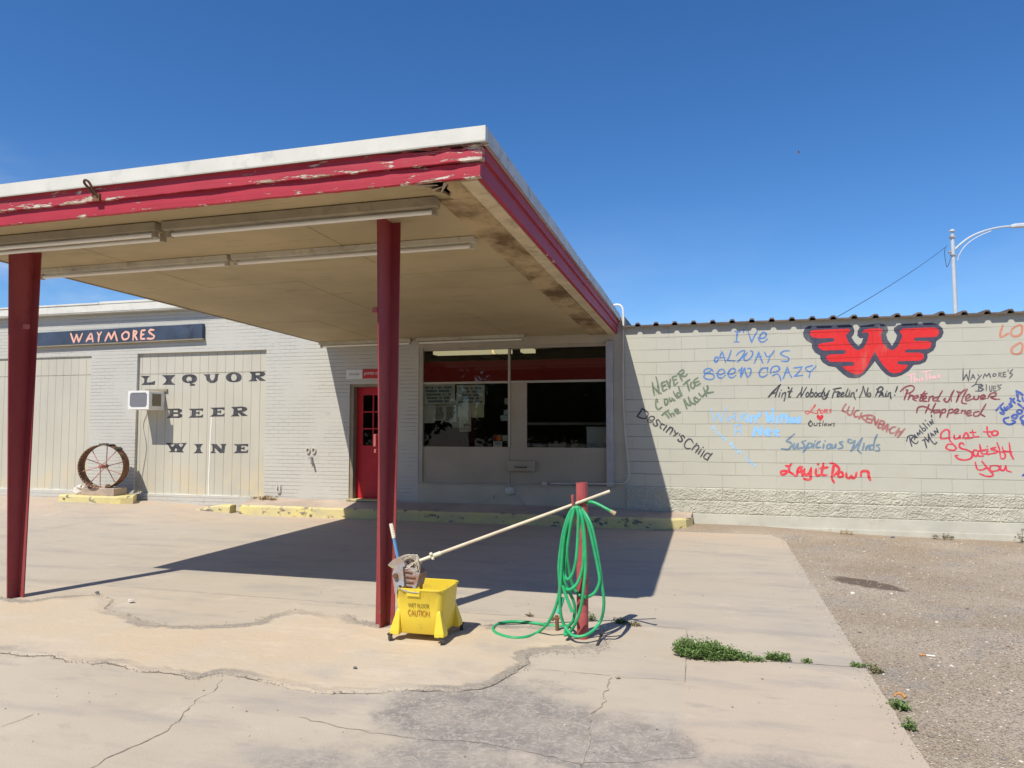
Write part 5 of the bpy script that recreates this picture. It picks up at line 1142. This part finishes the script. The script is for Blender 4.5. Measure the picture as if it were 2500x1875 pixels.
for a in (1.60, 1.28, .92, .55, .2, -.15, -.5, -.85, 2.0, 2.4, 2.8):
    c = wpt(rr + .009, a, 0); tdir = hx * -math.sin(a) + hz * math.cos(a); nrm = hx * math.cos(a) + hz * math.sin(a)
    if a not in (1.60, 1.28, .92): continue
    vs = []
    for dn in (-.006, .012):
        for (u, v) in ((-.03, -.14), (.03, -.14), (.03, .14), (-.03, .14)): vs.append(c + nrm * dn + tdir * u + ax * v)
    mb.hexa(vs[:4], vs[4:])
mb.build('lugs', M['steel_dark'], wt)
for k in range(10):
    a = 2 * math.pi * (k + .3) / 10; s0 = .13 if k % 2 else -.10
    MB().tube([wpt(.035, a, s0), wpt(rr - .008, a + .05, .05 if k % 2 else -.05)], .0085, 6).build('spoke', M['rust_pink'], wt)
MB().cyl(wpt(0, 0, .16), wpt(0, 0, -.14), .035, 12).cyl(wpt(0, 0, .19), wpt(0, 0, .16), .02, 10).build('hub', M['rust_pink'], wt)
bl = MB().box(-11.83, -11.05, 11.53, 11.86, .262, .405).build('timber_block', M['timber'], bevel=.012); tag(bl, 'weathered tan block carrying the iron wheel', 'block')
rk = MB().blob((-11.98, 11.66, .325), (.13, .10, .085), 4, 3, .5).blob((-11.93, 11.62, .40), (.075, .06, .05), 9, 3, .5).build('rock', M['rock']); tag(rk, 'pale lumpy rock heap at the left end of the wheel block', 'rock')
rk = MB().blob((-11.28, 11.62, .435), (.055, .05, .05), 14, 2, .3).build('rusty_can', M['rust']); tag(rk, 'small rusty lump lying inside the iron wheel on the block', 'scrap')
rk = MB().blob((-11.72, 11.60, .44), (.07, .06, .05), 24, 2, .5).blob((-11.65, 11.64, .43), (.05, .05, .04), 27, 2, .5).build('rock', M['timber']); tag(rk, 'brown stones lying inside the wheel rim on the block, left side', 'rock')

# ------------------------------------------------------------ mop bucket, wringer, mop
bk = thing('mop_bucket', (-2.115, 5.28, 0), 'yellow wheeled mop bucket with a caution print beside the middle post', 'bucket')
def oct_(x0, x1, y0, y1, cx, cy):
    out = []
    def corner(px, py, sx_, sy_, order):
        a = [(px + sx_ * cx * (1 - math.sin(t)), py + sy_ * cy * (1 - math.cos(t))) for t in [math.pi / 2 * k / 5 for k in range(6)]]
        return a if order else a[::-1]
    out += corner(x0, y0, 1, 1, True)[::-1][::-1] if False else [(x0 + cx * (1 - math.cos(t)), y0 + cy * (1 - math.sin(t))) for t in [math.pi / 2 * k / 5 for k in range(6)]]
    out += [(x1 - cx * (1 - math.sin(t)), y0 + cy * (1 - math.cos(t))) for t in [math.pi / 2 * k / 5 for k in range(6)]]
    out += [(x1 - cx * (1 - math.cos(t)), y1 - cy * (1 - math.sin(t))) for t in [math.pi / 2 * k / 5 for k in range(6)]]
    out += [(x0 + cx * (1 - math.sin(t)), y1 - cy * (1 - math.cos(t))) for t in [math.pi / 2 * k / 5 for k in range(6)]]
    return out
def bring(z, g, inn=0.0):
    return [(x, y, z) for x, y in oct_(-2.318 + g + inn, -1.922 - g - inn, 5.10 + g * .8 + inn, 5.475 - g - inn, .055, .07)]
rings = [bring(.062, .030), bring(.07, .022), bring(.22, .012), bring(.375, 0), bring(.383, -.008), bring(.393, -.008), bring(.396, -.002), bring(.393, .007), bring(.30, .015), bring(.10, .028)]
mb = MB(); mb.loft(rings, cap=False); n = len(rings[0]); mb.f.append(tuple(range(n - 1, -1, -1))); mb.f.append(tuple(range(9 * n, 10 * n))); mb.smooth = True
mb.build('tub', M['bucket'], bk)
# flared feet over the casters
feet = [(-2.335, 5.078, -1, -1), (-1.905, 5.078, 1, -1), (-2.330, 5.49, -1, 1), (-1.900, 5.49, 1, 1)]
for fx, fy, sx_, sy_ in feet:
    mb = MB(); bx = fx - sx_ * .10; by = fy - sy_ * .115
    def sq(z, ex, ey, ix, iy):
        return [(fx - sx_ * ex, fy - sy_ * ey, z), (fx - sx_ * ex - sx_ * ix, fy - sy_ * ey, z), (fx - sx_ * ex - sx_ * ix, fy - sy_ * ey - sy_ * iy, z), (fx - sx_ * ex, fy - sy_ * ey - sy_ * iy, z)]
    mb.loft([sq(.055, 0, 0, .075, .09), sq(.085, .001, .002, .075, .09), sq(.225, .040, .034, .030, .03), sq(.250, .052, .046, .012, .012)])
    mb.build('foot', M['bucket'], bk, bevel=.006)
    cs = thing('caster', (fx - sx_ * .012, fy, 0), None, None); attach(cs, bk)
    a = R(random.uniform(-35, 35)); d = Vector((math.cos(a), math.sin(a), 0)); nrm = Vector((-d.y, d.x, 0)); c0 = Vector((fx - sx_ * .012, fy, .028)) + nrm * .012
    w_ = MB().cyl(c0 - d * .012, c0 + d * .012, .028, 18).build('wheel', M['rubber'], cs)
    h = MB().box(c0.x - .018, c0.x + .018, c0.y - .018, c0.y + .018, .050, .062).build('caster_plate', M['steel_dark'], cs)
mb = MB().tube(cr([tuple(P(*q, 5.085)) for q in [(972, 1433), (985, 1441), (1005, 1446), (1021, 1448)]]), .004, 6).build('bail_wire', M['galv'], bk)
MB().box(-2.205, -2.10, 5.088, 5.0945, .340, .382).build('handle_stop', M['bucket'], bk, bevel=.003)
text_mesh('WET FLOOR', 'lettering', M['ink_black'], bk, P(996, 1470, 5.10).x, P(1048, 1470, 5.10).x, P(1000, 1482, 5.105).z, .030, 5.1005, bold=.004)
text_mesh('CAUTION', 'lettering', M['ink_orange'], bk, P(995, 1490, 5.10).x, P(1048, 1490, 5.10).x, P(1000, 1502, 5.108).z, .043, 5.1035, bold=.012)

wr = thing('mop_wringer', (-2.27, 5.2, .38), 'rusty grey metal wringer with a blue lever clipped to the yellow bucket', 'wringer')
fW = (930, 1260, 8.293)
def wq(lst, y): return [(q.x, q.z) for q in (P(fW[0] + a / fW[2], fW[1] + b / fW[2], y) for a, b in lst)]
MB().prism_y(wq([(270, 1040), (400, 1015), (440, 1035), (455, 1200), (470, 1400), (440, 1440), (400, 1400), (360, 1400), (335, 1440), (320, 1580), (285, 1590), (250, 1350), (228, 1180)], 5.09), 5.09, 5.16).build('side_plate', M['galv'], wr, bevel=.004)
sl = wq([(442, 1032), (600, 1060), (765, 1190), (725, 1350), (690, 1480), (475, 1480), (460, 1250)], 5.10)
MB().prism_y(sl, 5.115, 5.27).build('press_basket', M['galv_rust'], wr, bevel=.004)
mb = MB()
for (a, b, c, d) in ((460, 1120, 630, 1150), (480, 1225, 690, 1250), (500, 1335, 655, 1350), (510, 1425, 630, 1440)):
    p, q = P(fW[0] + a / fW[2], fW[1] + b / fW[2], 5.112), P(fW[0] + c / fW[2], fW[1] + d / fW[2], 5.112)
    mb.tube([p, q], .0065, 8)
mb.build('slot_ribs', M['rust'], wr)
MB().prism_y(wq([(140, 985), (245, 880), (345, 835), (405, 860), (460, 935), (485, 985), (480, 1030), (400, 1014), (270, 1062), (210, 1040), (150, 1010)], 5.10), 5.10, 5.24).build('press_head', M['galv'], wr, bevel=.004)
MB().prism_y(wq([(155, 1000), (265, 1040), (250, 1062), (205, 1040)], 5.095), 5.094, 5.099).build('worn_paint', plain('ochre paint', (.5, .38, .10), .6, .1, 20, .1), wr)
q = P(fW[0] + 297 / fW[2], fW[1] + 1205 / fW[2], 5.085); MB().cyl((q.x, 5.0895, q.z), (q.x, 5.068, q.z), .018, 12).build('bolt_knob', M['rust'], wr)
a, b, c = [P(fW[0] + x / fW[2], fW[1] + y / fW[2], 5.17) for x, y in ((345, 860), (262, 445), (203, 150))]
MB().cyl(a, b, .0125, 10).build('lever', M['lever_blue'], wr)
mb = MB(); mb.tube([b, b.lerp(c, .3), b.lerp(c, .6), b.lerp(c, .9), c], lambda t: .0145 - .001 * abs(t - .5), 12)
for k in range(5):
    p = b.lerp(c, .12 + .17 * k) + Vector((.0125, -.002, .002)); mb.blob(tuple(p), (.006, .008, .011), k, 1, .05)
mb.build('grip', M['ivory'], wr)

mp = thing('mop', (-2.2, 5.2, .55), 'string mop lying across the wringer, its pale pole resting on the red pipe hook', 'mop')
a = P(1019, 1371, 5.19); b = P(1403, 1231, 5.44); c = P(1489, 1199, 5.50); d = (c - a).normalized()
m1 = a + d * .20
MB().tube([a + d * .17, a + d * .5, a + (c - a) * .6, c], lambda t: .0125 - .0012 * t, 10).build('pole', M['mopwood'], mp)
MB().tube([a - d * .01, a + d * .02, a + d * .12, a + d * .14, a + d * .19], lambda t: .012 + .004 * ss(.4, .7, t), 10).blob(tuple(a + d * .115 + Vector((0, -.012, .02))), (.016, .014, .014), 3, 1, .1).blob(tuple(a + d * .125 + Vector((.005, -.01, -.018))), (.014, .014, .012), 4, 1, .1).build('clamp', M['ivory'], mp)
mb = MB()
for k in range(44):
    t = k / 44; u = random.uniform(-1, 1); h = random.uniform(.7, 1.1)
    s0 = a + Vector((random.uniform(-.02, .01), random.uniform(-.02, .02), random.uniform(-.01, .02)))
    if k % 3:
        lp = [s0, s0 + Vector((-.04 * h, -.03 * h + .02 * u, .035 * h)), s0 + Vector((-.095 * h, -.03 + .03 * u, .012 * h)), s0 + Vector((-.10 * h, -.03 + .03 * u, -.03 * h)), s0 + Vector((-.06 * h, -.045 + .02 * u, -.05)), s0 + Vector((-.015, -.02 + .02 * u, -.02))]
    else:
        lp = [s0, s0 + Vector((.02 * h, -.04 + .02 * u, .0)), s0 + Vector((.035 * h, -.045 + .02 * u, -.04)), s0 + Vector((.01 * h, -.035 + .03 * u, -.085 * h)), s0 + Vector((-.03, -.02 + .02 * u, -.06)), s0 + Vector((-.02, 0, -.02))]
    mb.tube(cr([tuple(p) for p in lp], 5), .0042, 5)
mb.blob((a.x - .03, a.y + .01, a.z - .005), (.06, .05, .05), 5, 2, .3)
mb.build('yarn', M['yarn'], mp)

# ------------------------------------------------------------ red pipe, hook, hose, tap
bo = thing('pipe_bollard', (-.958, 5.51, 0), 'faded red steel pipe post with a hook, hung with a green hose', 'post')
mb = MB(); mb.lathe((-.958, 5.51, 0), [(.044, -.05), (.044, 1.172), (.040, 1.172), (.040, 1.0)], 24); mb.build('pipe', M['bollard'], bo)
MB().box(-.985, -.965, 5.452, 5.468, .97, 1.06).build('bracket', M['bollard'], bo)
hk = P(1398, 1213, 5.42); hk2 = P(1400, 1246, 5.42)
MB().tube(cr([(-1.0, 5.475, hk2.z + .005), (hk2.x + .004, 5.44, hk2.z), (hk2.x, 5.425, hk2.z + .02), (hk.x, 5.42, hk.z - .02), (hk.x, 5.42, hk.z + .015)]), .0115, 8).build('hook', M['bollard'], bo)
fK = (1150, 1150, 3.687)
hs = thing('garden_hose', (-1.05, 5.45, 0), 'bright green garden hose looped over the pipe hook and trailing on the ground', 'hose')
def run(txt):
    out = []
    for tok in txt.split():
        v = tok.split(','); px, py = fK[0] + float(v[0]) / fK[2], fK[1] + float(v[1]) / fK[2]
        if v[2] == 'g': out.append(tuple(G(px, py, .013)))
        else:
            q = P(px, py, 5.42 + float(v[2])); out.append((q.x, q.y, max(q.z, .014)))
    return out
H = ["880,1392,g 800,1398,g 680,1385,g 520,1362,g 380,1355,g 265,1368,g 205,1405,g 205,1440,g 265,1475,g 380,1500,g 500,1492,g 600,1452,g 680,1385,.06 735,1290,.03 775,1180,.0 798,1050,-.02 790,900,-.03 798,760,-.03 828,560,-.03 865,430,-.02 905,350,-.02 940,325,.0 985,330,.05",
     "985,330,.06 1040,400,.02 1085,500,-.01 1120,650,-.02 1150,820,-.02 1175,1000,-.02 1195,1150,-.01 1190,1260,.0 1165,1350,.05 1105,1430,.0 1030,1478,-.05 960,1490,-.06 900,1470,-.04 845,1400,.02 808,1290,.0 800,1150,-.02 806,1000,-.035 815,850,-.035 825,700,-.03 850,540,-.03 885,420,-.02 925,340,-.02",
     "925,335,-.02 960,330,-.02 1010,380,-.03 1050,470,-.035 1085,600,-.04 1115,740,-.04 1140,860,-.04 1158,980,-.04 1130,1070,-.03 1080,1120,-.02 1010,1135,.02 950,1090,.05 910,1010,.05 885,900,.03 868,780,.0 868,680,-.02 885,560,-.03 905,440,-.03 930,345,-.02",
     "945,335,-.03 985,400,-.045 1005,520,-.05 1015,680,-.05 1010,820,-.05 990,930,-.05 950,1020,-.05 900,1062,-.05 860,1065,-.02 835,1020,.03 830,900,.03 845,740,.02 870,560,.0 900,420,-.01 935,345,-.01",
     "955,330,-.05 968,420,-.06 962,560,-.06 955,700,-.06 940,830,-.06 910,930,-.06 870,975,-.05 845,930,-.0 850,800,.0 865,640,-.0 890,480,-.0 935,350,-.01",
     "970,335,-.04 1000,420,-.06 1020,560,-.06 1030,720,-.06 1030,880,-.06 1018,1020,-.06 1003,1150,-.05 980,1260,-.04 940,1370,-.02 890,1450,.02 845,1476,-.02 850,1440,.03 875,1400,.05 915,1350,.04 935,1270,.03 925,1180,.01 880,1080,.0 840,980,-.02 822,840,-.02 838,640,-.02 880,460,-.02 930,345,-.01",
     "880,1392,g 915,1350,.10 930,1290,.06",
     "985,330,.05 1030,300,.08 1075,278,.04 1140,298,.02 1205,332,.0 1262,362,-.01",
     "825,1030,-.04 850,1110,-.04 880,1190,-.04 912,1272,-.04",
     "830,1140,-.0 815,1190,.0 795,1240,.0 780,1278,.0"]
mb = MB()
for t in H[:-1]: mb.tube(cr(run(t), 6), .0118, 10)
mb.build('hose_coil', M['hose'], hs)
MB().tube(cr(run(H[-1]), 6), lambda t: .0125 + .003 * t, 10).build('tap_end', M['hose_teal'], hs)
r0, r1_ = run("1255,358,-.01 1300,384,-.01")
MB().cyl(r0, Vector(r0).lerp(Vector(r1_), .55), .0135, 12).cyl(Vector(r0).lerp(Vector(r1_), .55), r1_, .0165, 12).build('hose_coupling', M['brass'], hs)
tp = thing('standpipe_tap', tuple(G(1150 + 775 / 3.687, 1150 + 1440 / 3.687)), 'short rusty standpipe tap behind the hanging hose', 'tap')
g0 = G(1150 + 775 / 3.687, 1150 + 1445 / 3.687); g1 = P(1150 + 770 / 3.687, 1150 + 1300 / 3.687, g0.y)
MB().tube([(g0.x, g0.y, -.02), (g0.x, g0.y, g1.z * .6), (g0.x - .004, g0.y, g1.z)], .015, 8).build('riser', M['rust'], tp)
MB().cyl((g0.x - .035, g0.y - .01, g1.z * .82), (g0.x + .02, g0.y, g1.z * .86), .012, 8).cyl((g0.x - .03, g0.y - .02, g1.z * .70), (g0.x - .03, g0.y - .02, g1.z * .80), .010, 8).build('valve', M['rust'], tp)
a, b = G(1458, 1580), G(1474, 1556); s_ = MB().tube([(a.x, a.y, .008), ((a.x + b.x) / 2, (a.y + b.y) / 2, .035), (b.x, b.y, .055)], lambda t: .012 - .006 * t, 6).build('bent_rebar', M['steel_dark']); tag(s_, 'short black bent stub sticking up right of the red pipe', 'rebar')
a = G(1400, 1566); s_ = MB().box(-1.03, -.80, 5.40, 5.58, -.01, .012).build('base_plate', M['concrete'], bo, bevel=.004)

# ------------------------------------------------------------ weeds
def weed(name, label, cx, cy, rx, ry, h, n, mats, rot=0.0, group='weeds in the concrete joints', taper=0.0, sz=.013):
    t = thing(name, (cx, cy, 0), label, 'weed', group); mb = MB(); sm = MB(); c, s = math.cos(rot), math.sin(rot)
    stems = max(4, n // 12)
    for k in range(stems):
        while 1:
            u, v = random.uniform(-1, 1), random.uniform(-1, 1)
            if u * u + v * v < 1: break
        e = math.sqrt(max(0, 1 - u * u - v * v)); k_ = 1 - taper * (u * .5 + .5)
        z0 = gravel_z(cx, cy) if cx > .97 else 0
        bx, by = u * rx * .75, v * ry * k_ * .75; tx, ty = u * rx * 1.0, v * ry * k_ * 1.15; hh = h * k_ * (.35 + .75 * e) * random.uniform(.6, 1.15) * (1 + .35 * noise.noise(Vector((u * 3, v * 3, cx * 7))))
        p0 = Vector((cx + bx * c - by * s, cy + bx * s + by * c, z0)); p1 = Vector((cx + tx * c - ty * s, cy + tx * s + ty * c, z0 + hh))
        sm.tube([p0, p0.lerp(p1, .5) + Vector((0, 0, hh * .12)), p1], .0016, 4)
        for q in range(12):
            f = .25 + .8 * random.random(); p = p0.lerp(p1, f) + Vector((random.gauss(0, .012), random.gauss(0, .012), random.gauss(0, .007)))
            p.z = max(p.z, z0 + .004)
            a = random.random() * 6.28; el = random.uniform(-.2, 1.1); L = sz * random.uniform(.7, 1.5); w_ = L * random.uniform(.3, .45)
            d = Vector((math.cos(a) * math.cos(el), math.sin(a) * math.cos(el), math.sin(el))); sd_ = d.cross(Vector((random.gauss(0, .4), random.gauss(0, .4), 1))).normalized()
            up_ = sd_.cross(d) * (L * .12)
            mb.add([p, p + d * L * .45 + sd_ * w_ + up_, p + d * L, p + d * L * .45 - sd_ * w_ + up_], [(0, 1, 2), (0, 2, 3)])
    f = mb.build('leaves', mats[0], t, smooth=False); sm.build('stems', mats[1], t); return t
def wx(px, py): q = G(px, py); return q.x, q.y
x0, y0 = wx(1735, 1602); WEED = []
a = wx(1648, 1608); b = wx(1850, 1612)
weed('weed_clump', 'big dense green weed clump on the concrete right of the hose', -.055, 5.34, .24, .13, .105, 4200, (M['leaf'], M['leaf']), R(2), taper=.35)
weed('weed_clump', 'small tail of the big weed, trailing to its right', .225, 5.335, .11, .05, .05, 420, (M['leaf'], M['leaf']), R(2), taper=.5)
x, y = wx(1900, 1612); weed('weed_clump', 'middle sized low green weed between the big clump and the slab edge', x, y, .085, .035, .045, 520, (M['leaf'], M['leaf']), R(4))
x, y = wx(1967, 1617); weed('weed_clump', 'tiny weed sprig alone in the slab joint', x, y, .03, .012, .02, 90, (M['leaf'], M['leaf_dry']))
x, y = wx(2105, 1628); weed('weed_clump', 'thin weed strand where the joint meets the lot', x, y, .07, .018, .02, 160, (M['leaf'], M['leaf_dry']), R(6))
x, y = wx(2138, 1636); weed('weed_clump', 'dull green weed tuft at the corner of slab joint and lot', x, y, .045, .03, .035, 200, (M['leaf_dry'], M['leaf_dry']))
x, y = wx(2192, 1722); weed('weed_clump', 'green weed under a curl of orange peel at the slab edge', x, y, .055, .045, .04, 320, (M['leaf'], M['leaf_dry']))
x, y = wx(2219, 1772); weed('weed_clump', 'lowest small weed at the slab edge, nearest the camera', x, y, .035, .03, .035, 170, (M['leaf'], M['leaf_dry']))
x, y = wx(1446, 1515); weed('weed_clump', 'small weed just right of the red pipe behind the hose', x, y, .03, .02, .045, 120, (M['leaf'], M['leaf']))
x, y = wx(1515, 1522); weed('weed_clump', 'weed patch in the shadow of the hose', x, y, .06, .025, .03, 200, (M['leaf'], M['leaf']))
x, y = wx(1552, 1528); weed('weed_clump', 'sprawling weed at the end of the hose shadow', x, y, .05, .02, .025, 150, (M['leaf_dry'], M['leaf']))
x, y = wx(1290, 1505); weed('weed_clump', 'few dry leaves in the joint left of the hose', x, y, .03, .01, .018, 60, (M['leaf_dry'], M['leaf_dry']))
def wall_weed(px, py, rx, h, n, lab, mats):
    q = P(px, py, 11.98); weed('weed_clump', lab, q.x, 11.98, rx, .06, h, n, mats, 0, 'weeds along the block wall', sz=.02)
wall_weed(2305, 1312, .16, .07, 200, 'grey green weed with dry grass against the block wall', (M['leaf_dry'], M['straw']))
wall_weed(2065, 1290, .12, .05, 120, 'tuft of dry grass against the block wall', (M['straw'], M['straw']))
wall_weed(2495, 1325, .12, .14, 120, 'taller weed at the right edge against the block wall', (M['leaf_dry'], M['leaf_dry']))
q = P(650, 1216, 12.05)
t = weed('weed_clump', 'strip of dry grass on the walk below the bay and brick', q.x, 12.02, .34, .05, .06, 300, (M['straw'], M['straw']), 0, 'weeds along the brick wall', sz=.03); t.location.z = .22
for ch in t.children: ch.matrix_parent_inverse = Matrix.Translation((-q.x, -12.02, 0))

# ------------------------------------------------------------ litter
q = G(2197, 1711); o = MB().tube(cr([(q.x - .028, q.y, .022), (q.x - .012, q.y + .012, .036), (q.x + .012, q.y + .012, .036), (q.x + .028, q.y - .006, .022)]), lambda t: .006 + .006 * t, 6).build('orange_peel', M['orange']); tag(o, 'curl of orange peel lying on a weed at the slab edge', 'litter')
q = G(2261, 1593); zz = gravel_z(q.x, q.y) + .006
lt = thing('cigarette_butt', (q.x, q.y, zz), 'cigarette butt with an orange tip on the gravel', 'litter')
MB().cyl((q.x - .045, q.y + .006, zz), (q.x - .0005, q.y, zz), .006, 8).build('filter', M['orange'], lt); MB().cyl((q.x, q.y, zz), (q.x + .055, q.y - .008, zz), .006, 8).build('paper_roll', M['litter_white'], lt)
for (px, py, s, lab, m) in ((2082, 1444, .022, 'white scrap on the gravel below the dark stain', 'litter_white'), (2180, 1306, .03, 'dark stone against the foot of the block wall', 'ink'), (320, 1472, .03, 'flat yellowish stone on the light overlay by the left post', 'rock'), (237, 1451, .022, 'dark stone at the rim of the light overlay near the left post', 'ink'), (867, 1636, .014, 'dark pebble on the light overlay left of the bucket', 'ink'), (1508, 1658, .014, 'grey pebble beside the joint right of the pipe', 'timber')):
    q = G(px, py); zz = (gravel_z(q.x, q.y) if q.x > .97 else .012); o = MB().blob((q.x, q.y, zz + s * .3), (s, s * .8, s * .5), px, 2, .5).build('stone', M[m]); tag(o, lab, 'stone' if m != 'litter_white' else 'litter')

# ------------------------------------------------------------ street light, wire, bird
sl_ = thing('street_light', (13.05, 45, 0), 'tall pale grey street light pole with a curved arm behind the block building', 'street light')
MB().tube([(13.09, 45, -.1), (13.09, 45, 6), (13.05, 45, 12.25)], lambda t: .15 - .05 * t, 12).build('pole', M['lightpole'], sl_)
MB().lathe((13.05, 45, 12.25), [(.06, 0), (.06, .12), (.17, .16), (.15, .20), (.05, .27)], 12).build('pole_cap', M['lightpole'], sl_)
MB().box(12.93, 13.17, 44.85, 45.15, 12.02, 12.10).box(12.93, 13.17, 44.85, 45.15, 11.03, 11.10).cyl((12.95, 45, 11.22), (12.82, 45, 11.25), .06, 8).build('clamps', M['galv'], sl_)
arm = [P(a, b, 45) for a, b in [(2332, 608), (2345, 596), (2370, 578), (2400, 565), (2435, 556), (2470, 552), (2500, 551)]]
MB().tube(cr([(13.12, 45, 11.55)] + [tuple(p) for p in arm]), .055, 8).build('arm', M['lightpole'], sl_)
br = [P(a, b, 45) for a, b in [(2338, 636), (2342, 622), (2355, 602), (2375, 585), (2400, 572), (2420, 564)]]
MB().tube(cr([tuple(p) for p in br]), .028, 6).build('brace', M['lightpole'], sl_)
q = P(2470, 553, 45)
MB().loft([[(x, 45 + y, q.z + z) for y, z in ((-s * .2, -.06), (-s * .2, .05), (-s * .1, .05 + .09 * s), (s * .1, .05 + .09 * s), (s * .2, .05), (s * .2, -.06))] for x, s in ((q.x - .05, .5), (q.x + .15, .95), (q.x + .7, 1.0), (q.x + 1.0, .6))]).build('lamp_head', M['lightpole'], sl_)
a, b = P(2040, 776, 24), P(2313, 600, 45); n = 14
pts = [a.lerp(b, t / n) - Vector((0, 0, .12 * 4 * (t / n) * (1 - t / n))) for t in range(n + 1)]
o = MB().tube(pts, .011, 5).build('overhead_wire', M['wire']); tag(o, 'thin dark wire running from the street light down behind the roof', 'wire')
MB().tube(cr([tuple(P(a, b, 45)) for a, b in [(2308, 604), (2306, 618), (2309, 640), (2312, 652), (2318, 640), (2321, 630)]]), .014, 5).build('cable_loop', M['wire'], sl_)
c = P(1950, 372, 40)
bd = thing('bird', tuple(c), 'tiny dark bird flying high against the blue sky', 'bird')
MB().lathe(tuple(c), [(.005, -.10), (.03, -.06), (.035, 0), (.025, .05), (.022, .075), (.004, .11)], 8, 'X').build('bird_body', M['feather'], bd)
for s in (-1, 1):
    MB().add([(c.x + .03, c.y, c.z), (c.x - .03, c.y, c.z), (c.x - .05, c.y + s * .09, c.z + .06), (c.x - .02, c.y + s * .17, c.z + .03), (c.x + .01, c.y + s * .10, c.z + .07)], [(0, 1, 2, 4), (4, 2, 3)]).build('wing', M['feather'], bd)

# ------------------------------------------------------------ trees across the street (seen mirrored in the shop window)
def make_tree(h, r, seed, label):
    rnd = random.Random(seed)
    t = thing('street_tree', (0, 0, 0), label, 'tree', 'trees across the street')
    tr = MB(); tr.tube([(0, 0, -.1), (.05, 0, h * .2), (-.05, .05, h * .45), (0, 0, h * .8)], lambda u: .2 - .15 * u, 8)
    cl = []
    for k in range(26):
        a = rnd.random() * 6.28; rr_ = r * math.sqrt(rnd.random()); z = h * (.14 + .76 * rnd.random()); s_ = 1 - .5 * abs(z / h - .5) / .45
        c = Vector((math.cos(a) * rr_ * s_, math.sin(a) * rr_ * s_, z)); cl.append(c)
        tr.tube([(0, 0, z * .55), tuple(c * .6 + Vector((0, 0, z * .28))), tuple(c)], lambda u: .07 - .055 * u, 5)
    tr.build('trunk', M['timber'], t)
    lf = MB()
    for c in cl:
        for q in range(430):
            d = Vector((rnd.gauss(0, 1), rnd.gauss(0, 1), rnd.gauss(0, .8))); d = d.normalized() * (r * .42 * rnd.random() ** .4); p = c + d
            u = Vector((rnd.gauss(0, 1), rnd.gauss(0, 1), rnd.gauss(0, 1))).normalized(); v = u.orthogonal().normalized(); L = .17 + .14 * rnd.random()
            lf.add([p - u * L, p + v * L * .5, p + u * L, p - v * L * .5], [(0, 1, 2, 3)])
    lf.build('crown', M['leaf'], t, smooth=False, recalc=False); return t
def dup(root, loc, rz, label):
    c = root.copy(); col.objects.link(c); c.location = loc; c.rotation_euler.z = rz; c['label'] = label
    for ch in root.children:
        d = ch.copy(); col.objects.link(d); d.parent = c
    return c
kinds = [make_tree(10.5, 4.2, 3, 'broad green tree mirrored in the shop window, nearest the middle'), make_tree(9.0, 4.4, 8, 'lower spreading tree mirrored in the shop window')]
kinds[0].location = (-6, -19.5, -.1); kinds[1].location = (1.5, -19, -.1)
for k, (x, y, rz) in enumerate([(-13, -19, 1), (-20.5, -20, 2.2), (8.5, -19.5, 3), (15.5, -19, 4.1), (-28, -20, 5), (23, -20, .6), (-9.5, -25, 2.7), (5, -25.5, 1.7)]):
    dup(kinds[k % 2], (x, y, -.1), rz, 'green tree on the far side of the street, %s' % ['left of the broad one', 'second from the left end', 'right of the low one', 'second from the right end', 'at the left end', 'at the right end', 'back row left', 'back row right'][k])
